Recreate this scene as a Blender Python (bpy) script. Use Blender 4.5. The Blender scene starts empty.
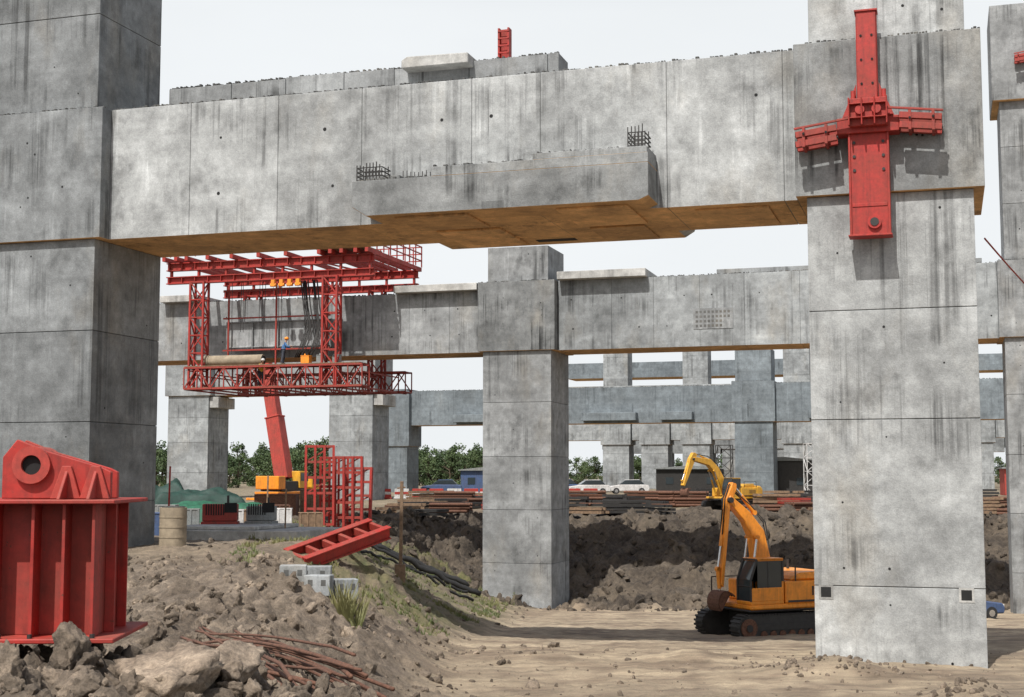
import bpy, bmesh, math, random
from mathutils import Vector, Matrix, noise, Euler
R=random.Random(7)
scene=bpy.context.scene
col=scene.collection
# ------------------------------------------------------------------ nodes
def mk(name):
    m=bpy.data.materials.new(name); m.use_nodes=True
    nt=m.node_tree; b=nt.nodes['Principled BSDF']
    return m,nt,b
def nn(nt,t,ins=None,**at):
    n=nt.nodes.new('ShaderNode'+t)
    for k,v in at.items(): setattr(n,k,v)
    for k,v in (ins or {}).items():
        if isinstance(v,bpy.types.NodeSocket): nt.links.new(v,n.inputs[k])
        else: n.inputs[k].default_value=v
    return n
def MA(nt,op,a,b=0.0):
    return nn(nt,'Math',{0:a,1:b},operation=op).outputs[0]
def MR(nt,v,a,b,c,d):
    return nn(nt,'MapRange',{'Value':v,'From Min':a,'From Max':b,'To Min':c,'To Max':d}).outputs[0]
def NO(nt,vec,s,d=5,r=.55):
    return nn(nt,'TexNoise',{'Vector':vec,'Scale':s,'Detail':d,'Roughness':r}).outputs[0]
def MAPV(nt,vec,sc,loc=(0,0,0)):
    return nn(nt,'Mapping',{'Vector':vec,'Scale':sc,'Location':loc}).outputs[0]
def MIX(nt,f,a,b,bt='MIX'):
    n=nt.nodes.new('ShaderNodeMix'); n.data_type='RGBA'; n.blend_type=bt
    for idx,v in ((0,f),(6,a),(7,b)):
        if isinstance(v,bpy.types.NodeSocket): nt.links.new(v,n.inputs[idx])
        elif idx==0: n.inputs[0].default_value=v
        else: n.inputs[idx].default_value=(*v[:3],1)
    return n.outputs[2]
def SC(nt,c,f):
    n=nt.nodes.new('ShaderNodeVectorMath'); n.operation='SCALE'
    if isinstance(c,bpy.types.NodeSocket): nt.links.new(c,n.inputs[0])
    else: n.inputs[0].default_value=c[:3]
    if isinstance(f,bpy.types.NodeSocket): nt.links.new(f,n.inputs['Scale'])
    else: n.inputs['Scale'].default_value=f
    return n.outputs[0]
def setb(nt,b,c,rough=.8,metal=0,bump=None,bs=.3,bd=.02):
    if isinstance(c,bpy.types.NodeSocket): nt.links.new(c,b.inputs['Base Color'])
    else: b.inputs['Base Color'].default_value=(*c[:3],1)
    if isinstance(rough,bpy.types.NodeSocket): nt.links.new(rough,b.inputs['Roughness'])
    else: b.inputs['Roughness'].default_value=rough
    b.inputs['Metallic'].default_value=metal
    if bump is not None:
        bn=nn(nt,'Bump',{'Height':bump,'Strength':bs,'Distance':bd})
        nt.links.new(bn.outputs[0],b.inputs['Normal'])
def POS(nt): return nn(nt,'NewGeometry').outputs['Position']
def concrete(name,c,stain=.5,off=0,tint=(.25,.22,.17),con=1.0):
    m,nt,b=mk(name); p=POS(nt)
    p=MAPV(nt,p,(1,1,1),(off,off*2,off*.7))
    n1=NO(nt,p,.30,7,.62); n2=NO(nt,p,1.9,10,.74); n3=NO(nt,p,24,4,.65); n4=NO(nt,p,.75,9,.74)
    st=NO(nt,MAPV(nt,p,(2.6,2.6,.06)),1.0,7,.7)
    st3=NO(nt,MAPV(nt,p,(7.5,7.5,.14)),1.0,5,.6)
    st2=NO(nt,MAPV(nt,p,(.18,.18,2.4)),1.0,3,.6)
    big=NO(nt,p,.42,4,.55)
    f=MR(nt,n1,.34,.66,1-.24*con,1+.22*con)
    f=MA(nt,'MULTIPLY',f,MR(nt,n4,.36,.64,1-.25*con,1+.17*con))
    f=MA(nt,'MULTIPLY',f,MR(nt,n2,.3,.72,.72,1.24))
    f=MA(nt,'MULTIPLY',f,MR(nt,n3,.3,.7,.88,1.1))
    sm=MA(nt,'MULTIPLY',MR(nt,st,.51,.63,0,1),MR(nt,big,.46,.58,0,1))
    f=MA(nt,'MULTIPLY',f,MA(nt,'SUBTRACT',1.0,MA(nt,'MULTIPLY',sm,stain)))
    f=MA(nt,'MULTIPLY',f,MR(nt,MA(nt,'MULTIPLY',st3,MR(nt,big,.4,.6,.75,1.08)),.58,.70,1.0,1-.6*stain))
    f=MA(nt,'MULTIPLY',f,MR(nt,st2,.35,.65,.92,1.06))
    # dark irregular damp patches
    pt=MA(nt,'MULTIPLY',MR(nt,NO(nt,MAPV(nt,p,(1,1,.8),(3,8,1)),.62,9,.68),.57,.66,0,1),.42*stain+.08)
    f=MA(nt,'MULTIPLY',f,MA(nt,'SUBTRACT',1.0,pt))
    ef=MA(nt,'MULTIPLY',MR(nt,NO(nt,MAPV(nt,p,(3.1,3.1,.25),(5,9,2)),1,6,.65),.60,.67,0,.3),MR(nt,n1,.48,.6,0,1))
    f=MA(nt,'ADD',f,ef)
    tn=nn(nt,'Attribute',attribute_name='tone').outputs['Fac']
    f=MA(nt,'MULTIPLY',f,MA(nt,'ADD',1.0,tn))
    n5=NO(nt,MAPV(nt,p,(1,1,.5),(7,3,1)),.45,6,.6)
    cc=MIX(nt,MR(nt,n5,.54,.76,0,.5),c,tint)
    cc=SC(nt,cc,f)
    setb(nt,b,cc,.88,0,MA(nt,'ADD',n3,n2),.5,.018)
    return m
def paint(name,c,dust=(.26,.19,.13),rough=.5,d=.5,fade=.25,chip=.635):
    m,nt,b=mk(name); p=POS(nt)
    n1=NO(nt,p,1.3,8,.65); n2=NO(nt,p,9,6,.7); n3=NO(nt,MAPV(nt,p,(9,9,.8)),1,5,.6)
    nz=nn(nt,'SeparateXYZ',{0:nn(nt,'NewGeometry').outputs['Normal']}).outputs[2]
    f=MA(nt,'MULTIPLY',MR(nt,n1,.35,.7,.1,1.0),MR(nt,nz,-.2,1,.3,1.0))
    f=MA(nt,'MULTIPLY',f,d)
    c1=SC(nt,c,MA(nt,'MULTIPLY',MR(nt,n2,.3,.7,1-fade,1+fade),MR(nt,n1,.3,.7,1.15,.75)))
    c1=SC(nt,c1,MR(nt,n3,.5,.72,1,.65))
    cc=MIX(nt,f,c1,dust)
    chips=MR(nt,NO(nt,p,14,5,.75),chip,chip+.035,0,.85)
    cc=MIX(nt,chips,cc,(.07,.035,.022))
    setb(nt,b,cc,MR(nt,n1,.3,.7,rough,rough+.3),0,n2,.2,.01)
    return m
def plain(name,c,rough=.6,metal=0,var=.25,sc=5):
    m,nt,b=mk(name); p=POS(nt)
    n=NO(nt,p,sc,6,.65)
    setb(nt,b,SC(nt,c,MR(nt,n,.3,.7,1-var,1+var)),rough,metal,n,.15,.01)
    return m
CA=concrete('concrete_front',(.375,.385,.38),.5)
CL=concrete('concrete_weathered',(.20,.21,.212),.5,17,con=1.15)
CB=concrete('concrete_stained',(.26,.268,.268),.62,11)
CH=concrete('concrete_head_dark',(.245,.253,.25),.8,81,con=1.2)
CS=concrete('concrete_streaked',(.17,.176,.175),.9,61,con=1.3)
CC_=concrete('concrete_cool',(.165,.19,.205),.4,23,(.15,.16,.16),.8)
CP=concrete('concrete_pale_pier',(.29,.305,.308),.5,71)
CD=concrete('concrete_pale',(.39,.385,.365),.3,31)
CU=concrete('concrete_underside_stain_bounce',(.64,.38,.165),.45,41,(.33,.19,.09),.9)  # soffit faces: orange formwork stain, with warm ground bounce light also painted in
CR=concrete('concrete_rough',(.10,.10,.095),.5,51)
HOLE=plain('hole_dark',(.012,.012,.012),.9)
RED=paint('red_paint',(.345,.016,.011),d=.35)
RED2=paint('red_paint_dusty',(.30,.024,.016),d=.4)
REDB=paint('red_paint_faded',(.40,.04,.028),d=.3)
ORG=paint('orange_paint',(.86,.29,.018),d=.18,rough=.28,fade=.1,chip=.68)
YEL=paint('yellow_paint',(.74,.38,.03),d=.25,rough=.35,fade=.12,chip=.68)
WHT=paint('white_paint',(.55,.55,.54),d=.5)
BLU=paint('blue_paint',(.04,.08,.18),d=.25)
GRYP=paint('grey_paint',(.20,.22,.22),d=.45)
STL=plain('dark_steel',(.04,.038,.036),.6,.3)
RUST=plain('rusty_steel',(.12,.055,.033),.85,0,.5,12)
RUBB=plain('black_rubber',(.018,.018,.018),.8)
CHR=plain('cylinder_rod',(.55,.55,.55),.25,.9,.1)
GREEN=plain('green_tarp',(.018,.10,.055),.7,0,.4,3)
DGREEN=plain('dark_green_tarp',(.012,.04,.03),.7,0,.4,3)
TAN=plain('tan_concrete_pipe',(.27,.22,.155),.9,0,.3,3)
WOOD=plain('weathered_wood',(.20,.13,.08),.85,0,.4,6)
SKIN=plain('skin',(.30,.16,.10),.6,0,.1)
SHB=plain('blue_cloth',(.06,.16,.35),.85)
SHY=plain('yellow_cloth',(.60,.36,.05),.85)
TRO=plain('dark_cloth',(.04,.045,.06),.9)
BARK=plain('bark',(.10,.075,.05),.9)
def glassm():
    m,nt,b=mk('cab_glass'); setb(nt,b,(.03,.04,.045),.08); return m
GLS=glassm()
def leafm(name,c1,c2):
    m,nt,b=mk(name); p=POS(nt)
    n=NO(nt,p,.35,4); n2=NO(nt,p,5,3)
    cc=MIX(nt,MR(nt,n,.35,.65,0,1),c1,c2); cc=SC(nt,cc,MR(nt,n2,.3,.7,.7,1.3))
    setb(nt,b,cc,.7); return m
LEAF=leafm('leaves',(.035,.065,.02),(.08,.115,.04))
GRASS=leafm('grass_blades',(.08,.11,.03),(.17,.16,.06))
def dirt(name,ground):
    m,nt,b=mk(name); p=POS(nt)
    n1=NO(nt,p,.5,8,.65); n2=NO(nt,p,4,8,.74); n3=NO(nt,p,28,6,.7); nb=NO(nt,p,.09,4,.6)
    rd=MIX(nt,MR(nt,n1,.35,.65,0,1),(.105,.080,.058),(.245,.195,.145))
    rd=SC(nt,rd,MR(nt,n2,.3,.7,.48,1.48))
    rd=SC(nt,rd,MR(nt,n3,.3,.7,.62,1.3))
    h=MA(nt,'ADD',MA(nt,'MULTIPLY',n2,1.2),MA(nt,'MULTIPLY',n3,.4))
    if not ground:
        dk=nn(nt,'Attribute',attribute_name='tone').outputs['Fac']
        rd=SC(nt,rd,MA(nt,'ADD',1.0,dk))
        setb(nt,b,rd,.95,0,h,.9,.06); return m
    ra=nn(nt,'Attribute',attribute_name='rough').outputs['Fac']
    ga=nn(nt,'Attribute',attribute_name='grass').outputs['Fac']
    da=nn(nt,'Attribute',attribute_name='dark').outputs['Fac']
    fl=MIX(nt,MR(nt,nb,.38,.6,0,1),(.50,.40,.275),(.40,.315,.215))
    fl=MIX(nt,MR(nt,n1,.46,.60,0,.9),fl,(.235,.175,.12))
    trk=NO(nt,MAPV(nt,p,(.22,2.6,1)),1,6,.65)
    fl=SC(nt,fl,MR(nt,trk,.35,.62,.62,1.12))
    fl=SC(nt,fl,MR(nt,n2,.3,.7,.72,1.18)); fl=SC(nt,fl,MR(nt,n3,.3,.7,.8,1.16))
    rd=MIX(nt,da,rd,SC(nt,rd,.46))
    cc=MIX(nt,ra,fl,rd)
    gr=MIX(nt,MR(nt,n2,.4,.6,0,1),(.085,.10,.033),(.18,.155,.078))
    cc=MIX(nt,MA(nt,'MULTIPLY',ga,MR(nt,n1,.40,.54,0,.9)),cc,gr)
    setb(nt,b,cc,.95,0,h,.95,.10); return m
DIRT=dirt('ground_earth',True); CLOD=dirt('clod_earth',False)
# ------------------------------------------------------------------ mesh builder
class MB:
    def __init__(s): s.v=[];s.f=[];s.m=[];s.t=[];s.s=[]
    def add(s,vs,fs,mat=0,tone=0.,smooth=False,M=None):
        o=len(s.v)
        for p in vs:
            p=Vector(p)
            if M is not None: p=M@p
            s.v.append(p)
        for i,f in enumerate(fs):
            s.f.append([o+k for k in f]); s.m.append(mat if not isinstance(mat,(list,tuple)) else mat[i]); s.t.append(tone); s.s.append(smooth)
    def box(s,x0,x1,y0,y1,z0,z1,mat=0,tone=0.,M=None,bot=None):
        vs=[(x0,y0,z0),(x1,y0,z0),(x1,y1,z0),(x0,y1,z0),(x0,y0,z1),(x1,y0,z1),(x1,y1,z1),(x0,y1,z1)]
        fs=[(0,3,2,1),(4,5,6,7),(0,1,5,4),(1,2,6,5),(2,3,7,6),(3,0,4,7)]
        mm=mat if bot is None else [bot]+[mat]*5
        s.add(vs,fs,mm,tone,False,M)
    def bar(s,p,q,w,h=None,mat=0,tone=0.):
        p=Vector(p);q=Vector(q);h=h or w;d=q-p;L=d.length
        if L<1e-6:return
        d/=L; up=Vector((0,0,1)) if abs(d.z)<.95 else Vector((0,1,0))
        a=d.cross(up).normalized(); b=a.cross(d)
        M=Matrix.Translation(p)@Matrix((( a.x,d.x,b.x,0),(a.y,d.y,b.y,0),(a.z,d.z,b.z,0),(0,0,0,1)))
        s.box(-w/2,w/2,0,L,-h/2,h/2,mat,tone,M)
    def cyl(s,p,q,r,r2=None,n=14,mat=0,tone=0.,M=None):
        p=Vector(p);q=Vector(q);r2=r if r2 is None else r2
        d=(q-p).normalized(); up=Vector((0,0,1)) if abs(d.z)<.9 else Vector((1,0,0))
        a=d.cross(up).normalized(); b=d.cross(a)
        vs=[]
        for k in range(n):
            t=2*math.pi*k/n; e=a*math.cos(t)+b*math.sin(t)
            vs.append(p+e*r)
        for k in range(n):
            t=2*math.pi*k/n; e=a*math.cos(t)+b*math.sin(t)
            vs.append(q+e*r2)
        s.add(vs,[(k,(k+1)%n,n+(k+1)%n,n+k) for k in range(n)],mat,tone,True,M)
        s.add(vs[:n],[tuple(range(n))[::-1]],mat,tone,False,M); s.add(vs[n:],[tuple(range(n))],mat,tone,False,M)
    def tube(s,path,r,n=6,mat=0):
        path=[Vector(p) for p in path]; vs=[]
        for i,p in enumerate(path):
            d=(path[min(i+1,len(path)-1)]-path[max(i-1,0)]).normalized()
            up=Vector((0,0,1)) if abs(d.z)<.9 else Vector((1,0,0))
            a=d.cross(up).normalized(); b=d.cross(a)
            for k in range(n):
                t=2*math.pi*k/n; vs.append(p+(a*math.cos(t)+b*math.sin(t))*r)
        fs=[]
        for i in range(len(path)-1):
            for k in range(n):
                fs.append((i*n+k,i*n+(k+1)%n,(i+1)*n+(k+1)%n,(i+1)*n+k))
        fs.append(tuple(range(n))[::-1]); fs.append(tuple((len(path)-1)*n+k for k in range(n)))
        s.add(vs,fs,mat,0,True)
    def prism(s,poly,y0,y1,mat=0,tone=0.,M=None):
        n=len(poly)
        vs=[(x,y0,z) for x,z in poly]+[(x,y1,z) for x,z in poly]
        fs=[tuple(range(n)),tuple(range(n,2*n))[::-1]]+[(k,n+k,n+(k+1)%n,(k+1)%n) for k in range(n)]
        s.add(vs,fs,mat,tone,False,M)
    def ball(s,c,r,mat=0,sub=2,sq=(1,1,1),nz=0.,seed=0.,smooth=True):
        bm=bmesh.new(); bmesh.ops.create_icosphere(bm,subdivisions=sub,radius=1)
        vs=[]
        for v in bm.verts:
            k=1+nz*noise.noise(v.co*1.7+Vector((seed,seed*1.3,0)))+nz*.5*noise.noise(v.co*4+Vector((seed,0,seed)))
            vs.append(Vector(c)+Vector((v.co.x*r*sq[0]*k,v.co.y*r*sq[1]*k,v.co.z*r*sq[2]*k)))
        fs=[tuple(v.index for v in f.verts) for f in bm.faces]; bm.free()
        s.add(vs,fs,mat,0,smooth)
    def obj(s,name,mats,parent=None,bevel=0,loc=None,rz=0,fixn=True):
        me=bpy.data.meshes.new(name); me.from_pydata(s.v,[],s.f); 
        for m in mats: me.materials.append(m)
        me.polygons.foreach_set('material_index',s.m); me.polygons.foreach_set('use_smooth',s.s)
        at=me.attributes.new('tone','FLOAT','FACE'); at.data.foreach_set('value',s.t)
        me.update()
        if fixn:
            bm=bmesh.new(); bm.from_mesh(me); bmesh.ops.recalc_face_normals(bm,faces=bm.faces); bm.to_mesh(me); bm.free()
        o=bpy.data.objects.new(name,me); col.objects.link(o)
        if parent: o.parent=parent
        if loc is not None: o.location=loc; o.rotation_euler=(0,0,rz)
        if bevel:
            b=o.modifiers.new('bevel','BEVEL'); b.width=bevel; b.segments=1; b.limit_method='ANGLE'
        return o
def meta(o,label,cat,group=None):
    o['label']=label; o['category']=cat
    if group:o['group']=group
    return o
def thing(name,label,cat,loc=(0,0,0),rz=0,group=None,sc=1,rot=None):
    e=bpy.data.objects.new(name,None); e.empty_display_size=.3; col.objects.link(e)
    e.location=loc; e.rotation_euler=rot if rot else (0,0,rz); e.scale=(sc,sc,sc)
    return meta(e,label,cat,group)
def copything(e,loc,rz,label=None,sc=None):
    n=e.copy(); col.objects.link(n); n.location=loc; n.rotation_euler=(0,0,rz)
    if sc: n.scale=(sc,sc,sc)
    if label: n['label']=label
    def rec(a,b):
        for c in a.children:
            if c==b: continue
            d=c.copy(); col.objects.link(d); d.parent=b; rec(c,d)
    rec(e,n)
    return n
# ------------------------------------------------------------------ terrain
def itp(pts,x):
    if x<=pts[0][0]: return pts[0][1]
    for (a,b),(c,d) in zip(pts,pts[1:]):
        if x<=c: return b+(d-b)*(x-a)/(c-a)
    return pts[-1][1]
def ss(t): t=max(0,min(1,t)); return t*t*(3-2*t)
PIT=[(0,3.5),(8,3.2),(14,1.8),(20,.6),(28,.05),(33,0),(41,0),(87,-3.1),(120,-3.1)]
TER=[(0,3.5),(10,3.2),(14,2.85),(18,2.5),(26,2.05),(33,1.95),(41,2.3),(50,2.7),(90,2.5),(100,2.1),(112,2.2),(140,2.9),(400,3.6),(3000,3.6)]
XE=[(0,-.4),(14,-1.5),(18,-3.0),(22,-4.2),(28,-5.8),(33,-6.6),(41,-7.6),(50,-8.0),(60,-9.4),(70,-10.4),(80,-12.0),(90,-15),(100,-16)]
XW=[(0,2.5),(14,2.8),(22,4.2),(33,5.2),(50,6.5),(60,9),(70,11),(80,13),(90,17),(100,17)]
def masks(X,Y):
    xe=itp(XE,Y)+.7*noise.noise(Vector((Y*.22,3.1,0)))+.35*noise.noise(Vector((Y*.8,X*.5,0)))
    m=(X-xe)/itp(XW,Y); m=max(0,min(1,m)); m=.5*m+.5*ss(m)
    yb=91.5+5*noise.noise(Vector((X*.10,1.7,0)))+3.2*noise.noise(Vector((X*.3,5.7,0)))
    b=max(0,min(1,(Y-yb)/16)); b=b*.7+ss(b)*.3
    return m,b
def crackle(p):
    d,_=noise.voronoi(p)
    return min(.6,d[1]-d[0])
def H(X,Y,detail=True):
    m,b=masks(X,Y); mm=m*(1-b)
    T=itp(TER,Y); P=itp(PIT,Y)
    z=T+(P-T)*mm
    side=1-mm
    sl=4*mm*(1-mm)
    z+= .95*math.exp(-(((X+5.4)/2.1)**2+((Y-50.5)/3.0)**2))
    z+= .35*math.exp(-(((X+7.4)/1.6)**2+((Y-37)/4.0)**2))
    z+= .85*math.exp(-(((X+4.9)/1.7)**2+((Y-37.5)/2.4)**2))
    z+= .50*math.exp(-(((X+4.6)/1.7)**2+((Y-14)/2.2)**2))
    z+= .45*math.exp(-(((X-8.4)/1.6)**2+((Y-37.5)/.9)**2))+.45*math.exp(-(((X-10.6)/.8)**2+((Y-33)/.8)**2))
    z+= .28*math.exp(-(((X-5.0)/1.1)**2+((Y-40.5)/.8)**2))
    if detail:
        far=1 if Y<115 else .3
        rough=max(sl*.8, side*(1 if Y<42 else .4))*far
        if Y<34 : rough=max(rough,.45*ss((34-Y)/8))
        bank=ss((Y-86)/5)*(1-ss((Y-112)/6))*(1 if X>-12 else .3)
        p=Vector((X,Y,0))
        q=abs(noise.fractal(p*.8,1,2.1,4))
        r1=noise.fractal(p*2.3+Vector((9,0,0)),.8,2.1,5)
        z+=rho(rough,p,Y)
        z+=rough*(.24*q+.12*r1)-rough*.1
        if bank>0:
            w=Vector((noise.noise(p*.3),noise.noise(p*.3+Vector((5,5,0))),0))*2
            c1=crackle((p+w)*.28); c2=crackle((p+w)*.8); c3=crackle((p+w)*2.1); q3=noise.fractal(p*1.1,.7,2.2,5)
            z+=bank*(1.7*c1+.9*c2+.45*c3+.36*q3-.75)
        z+=(1-rough)*(.08*noise.fractal(p*.3,1,2,4)+.05*noise.fractal(p*2.2,.8,2.1,4))
    return z
def rho(rough,p,Y):
    if rough<.12 or Y>88: return 0
    w=Vector((noise.noise(p*1.3),noise.noise(p*1.3+Vector((5,5,0))),0))*.5
    return rough*(.44*crackle((p+w)*1.05)+(.28*crackle((p+w)*3.0) if Y<60 else 0)-.08)
def rng(a,b,s):
    n=int(round((b-a)/s)); return [a+(b-a)*i/n for i in range(n)]
def build_ground():
    xs=[-3500,-1500,-700,-400,-250,-160,-110,-80,-60,-48]+rng(-40,-12,.5)+rng(-12,-7,.18)+rng(-7,1,.07)+rng(1,7,.15)+rng(7,44,.3)+[44,50,60,80,110,160,250,400,700,1500,3500]
    ys=[-300,-100,-40,-15,-5]+rng(0,10,.6)+rng(10,24,.075)+rng(24,34,.12)+rng(34,60,.2)+rng(60,86,.32)+rng(86,112,.2)+rng(112,200,3)+[200,215,240,280,340,450,700,1200,2200,4500]
    nx=len(xs);ny=len(ys); vs=[];ro=[];gr=[];dk=[]
    for y in ys:
        for x in xs:
            yy=max(y,0); z=H(x,yy)
            vs.append((x,y,z))
            m,b=masks(x,yy); mm=m*(1-b); sl=4*mm*(1-mm)
            side=1-mm
            r=side*(1 if y<44 else .75)
            if y>115: r=.6
            r=max(r,min(1,sl*1.3)*(1 if y<45 or y>90 else .75))
            if y<38: r=max(r,.75*ss((38-y)/8))
            bk=ss((y-87+noise.noise(Vector((x*.4,y*.2,0)))*3)/3)*(1-ss((y-113)/10))
            r=max(r,bk*.95 if x>-14 else r)
            nzv=noise.fractal(Vector((x*.3,y*.3,2)),1,2,3)
            r=max(0,min(1,r+.3*nzv)); ro.append(r)
            g=0
            if 33<y<95 and x<3: g=min(1,sl*1.6)*ss((y-42)/8)
            if y>120 : g=.4
            gr.append(g)
            dk.append(bk)
    fs=[(j*nx+i,j*nx+i+1,(j+1)*nx+i+1,(j+1)*nx+i) for j in range(ny-1) for i in range(nx-1)]
    me=bpy.data.meshes.new('ground'); me.from_pydata(vs,[],fs); me.materials.append(DIRT)
    for n_,d_ in (('rough',ro),('grass',gr),('dark',dk)):
        a=me.attributes.new(n_,'FLOAT','POINT'); a.data.foreach_set('value',d_)
    me.polygons.foreach_set('use_smooth',[True]*len(fs)); me.update()
    o=bpy.data.objects.new('ground',me); col.objects.link(o); o['kind']='structure'
build_ground()
def scatter_clods():
    bm=bmesh.new(); bmesh.ops.create_icosphere(bm,subdivisions=2,radius=1)
    base=[v.co.copy() for v in bm.verts]; fs=[tuple(v.index for v in f.verts) for f in bm.faces]; bm.free()
    bm=bmesh.new(); bmesh.ops.create_icosphere(bm,subdivisions=4,radius=1)
    baseH=[v.co.copy() for v in bm.verts]; fsH=[tuple(v.index for v in f.verts) for f in bm.faces]; bm.free()
    mb=MB(); vars_=[];varsH=[]
    def chop(vs,rr,n):
        pl=[(Vector((rr.gauss(0,1),rr.gauss(0,1),rr.gauss(0,1))).normalized(),rr.uniform(.45,.85)) for _ in range(n)]
        out=[]
        for c in vs:
            c=c.copy()
            for nrm,d in pl:
                e=c.dot(nrm)-d
                if e>0: c-=nrm*e*.9
            out.append(c)
        return out
    rr=random.Random(3)
    for k in range(14):
        vs=chop(base,rr,6)
        vars_.append([c*(1+.30*noise.noise(c*2.1+Vector((0,k*2.1,k)))) for c in vs])
    for k in range(7):
        vs=chop(baseH,rr,8)
        varsH.append([c*(1+.24*noise.noise(c*1.3+Vector((k*3.1,k,0)))+.20*noise.fractal(c*3.2+Vector((0,k*2.1,k)),.6,2.2,5)) for c in vs])
    def put(x,y,r,big=False,tone=0,sq=None):
        z=H(x,y)
        M=Matrix.Translation((x,y,z+r*.02))@Euler((R.random()*6,R.random()*6,R.random()*6)).to_matrix().to_4x4()@Matrix.Diagonal((r*R.uniform(.8,1.5),r,r*R.uniform(.5,.9),1))
        if sq: M=Matrix.Translation((x,y,z+r*.1))@Euler((.15,-.1,sq[3])).to_matrix().to_4x4()@Matrix.Diagonal((r*sq[0],r*sq[1],r*sq[2],1))
        if big: mb.add(varsH[R.randrange(7)],fsH,0,tone,True,M)
        else: mb.add(vars_[R.randrange(14)],fs,0,tone+R.uniform(-.25,.2),False,M)
    n=0
    while n<4600:
        y=12+ (R.random()**1.5)*34; x=R.uniform(-.42*y,.03*y)
        m,b=masks(x,y)
        if R.random()<m*.75: continue
        if noise.noise(Vector((x*.8,y*.8,9)))<-.2: continue
        r=(.010+.12*R.random()**3.2)*(1+y/50)
        put(x,y,r,r>.10,R.uniform(-.2,.25)); n+=1
    for i in range(1500):
        y=R.uniform(23,44); x=R.uniform(-.14*y,.42*y); put(x,y,.012+.09*R.random()**5,False,-.05)
    for i in range(3000):
        x=R.uniform(-14,42); y=R.uniform(87,107); put(x,y,.06+.36*R.random()**3,False,-.52)
    for i in range(1000):
        y=R.uniform(42,92); x=itp(XE,y)+R.uniform(-3,itp(XW,y)); put(x,y,.03+.15*R.random()**3,False,-.15)
    for i in range(110):
        x=R.gauss(8.4,1.0); y=R.gauss(37.3,.5); put(x,y,R.uniform(.02,.10))
    for i in range(80):
        x=R.gauss(10.6,.5); y=R.gauss(33,.4); put(x,y,R.uniform(.02,.11))
    put(-3.25,13.5,.46,True,1.0,(1.1,1.7,.8,.4)); put(-3.0,14.9,.34,True,.8,(1.1,1.6,.6,-.3))
    for x,y,r in [(-4.5,12.6,.2),(-3.9,12.9,.2),(-4.2,13.1,.18),(-4.2,13.5,.22),(-4.8,13.6,.24),(-2.3,14.6,.16),(-2.9,15.9,.2),(-4.6,16.3,.2),(-3.6,16.6,.18),(-5.2,18.5,.22),(-4.9,20.5,.2),(-3.9,19.2,.14),(-6.3,24,.28),(-5.9,27,.25),(-7.5,30,.3),(-2.0,13.7,.12),(-2.5,13.6,.15),(-4.9,12.4,.2)]:
        put(x,y,r,True,R.uniform(-.05,.35))
    o=mb.obj('dirt_clods',[CLOD],fixn=False); o['kind']='stuff'; o['label']='dry broken clods of brown earth and rubble'; o['category']='dirt clods'
scatter_clods()
def grass():
    mb=MB()
    def tuft(x,y,h):
        z=H(x,y)-.03
        for k in range(8):
            a=R.uniform(0,6.28); l=R.uniform(.3,1)*h; dx=math.cos(a)*l*.5; dy=math.sin(a)*l*.5; w=.015+.015*h
            mb.add([(x-w+dx*.2,y,z),(x+w+dx*.2,y,z),(x+dx,y+dy,z+l)],[(0,1,2)])
    for i in range(8000):
        y=R.uniform(44,95); x=itp(XE,y)+R.uniform(-1.5,itp(XW,y)*.9)
        if noise.noise(Vector((x*.5,y*.3,4)))<.05: continue
        tuft(x,y,R.uniform(.1,.32))
    for i in range(30):
        tuft(R.gauss(-4.2,.15),R.gauss(36.5,.2),.8)
    o=mb.obj('grass',[GRASS],fixn=False); o['kind']='stuff'
grass()
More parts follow.
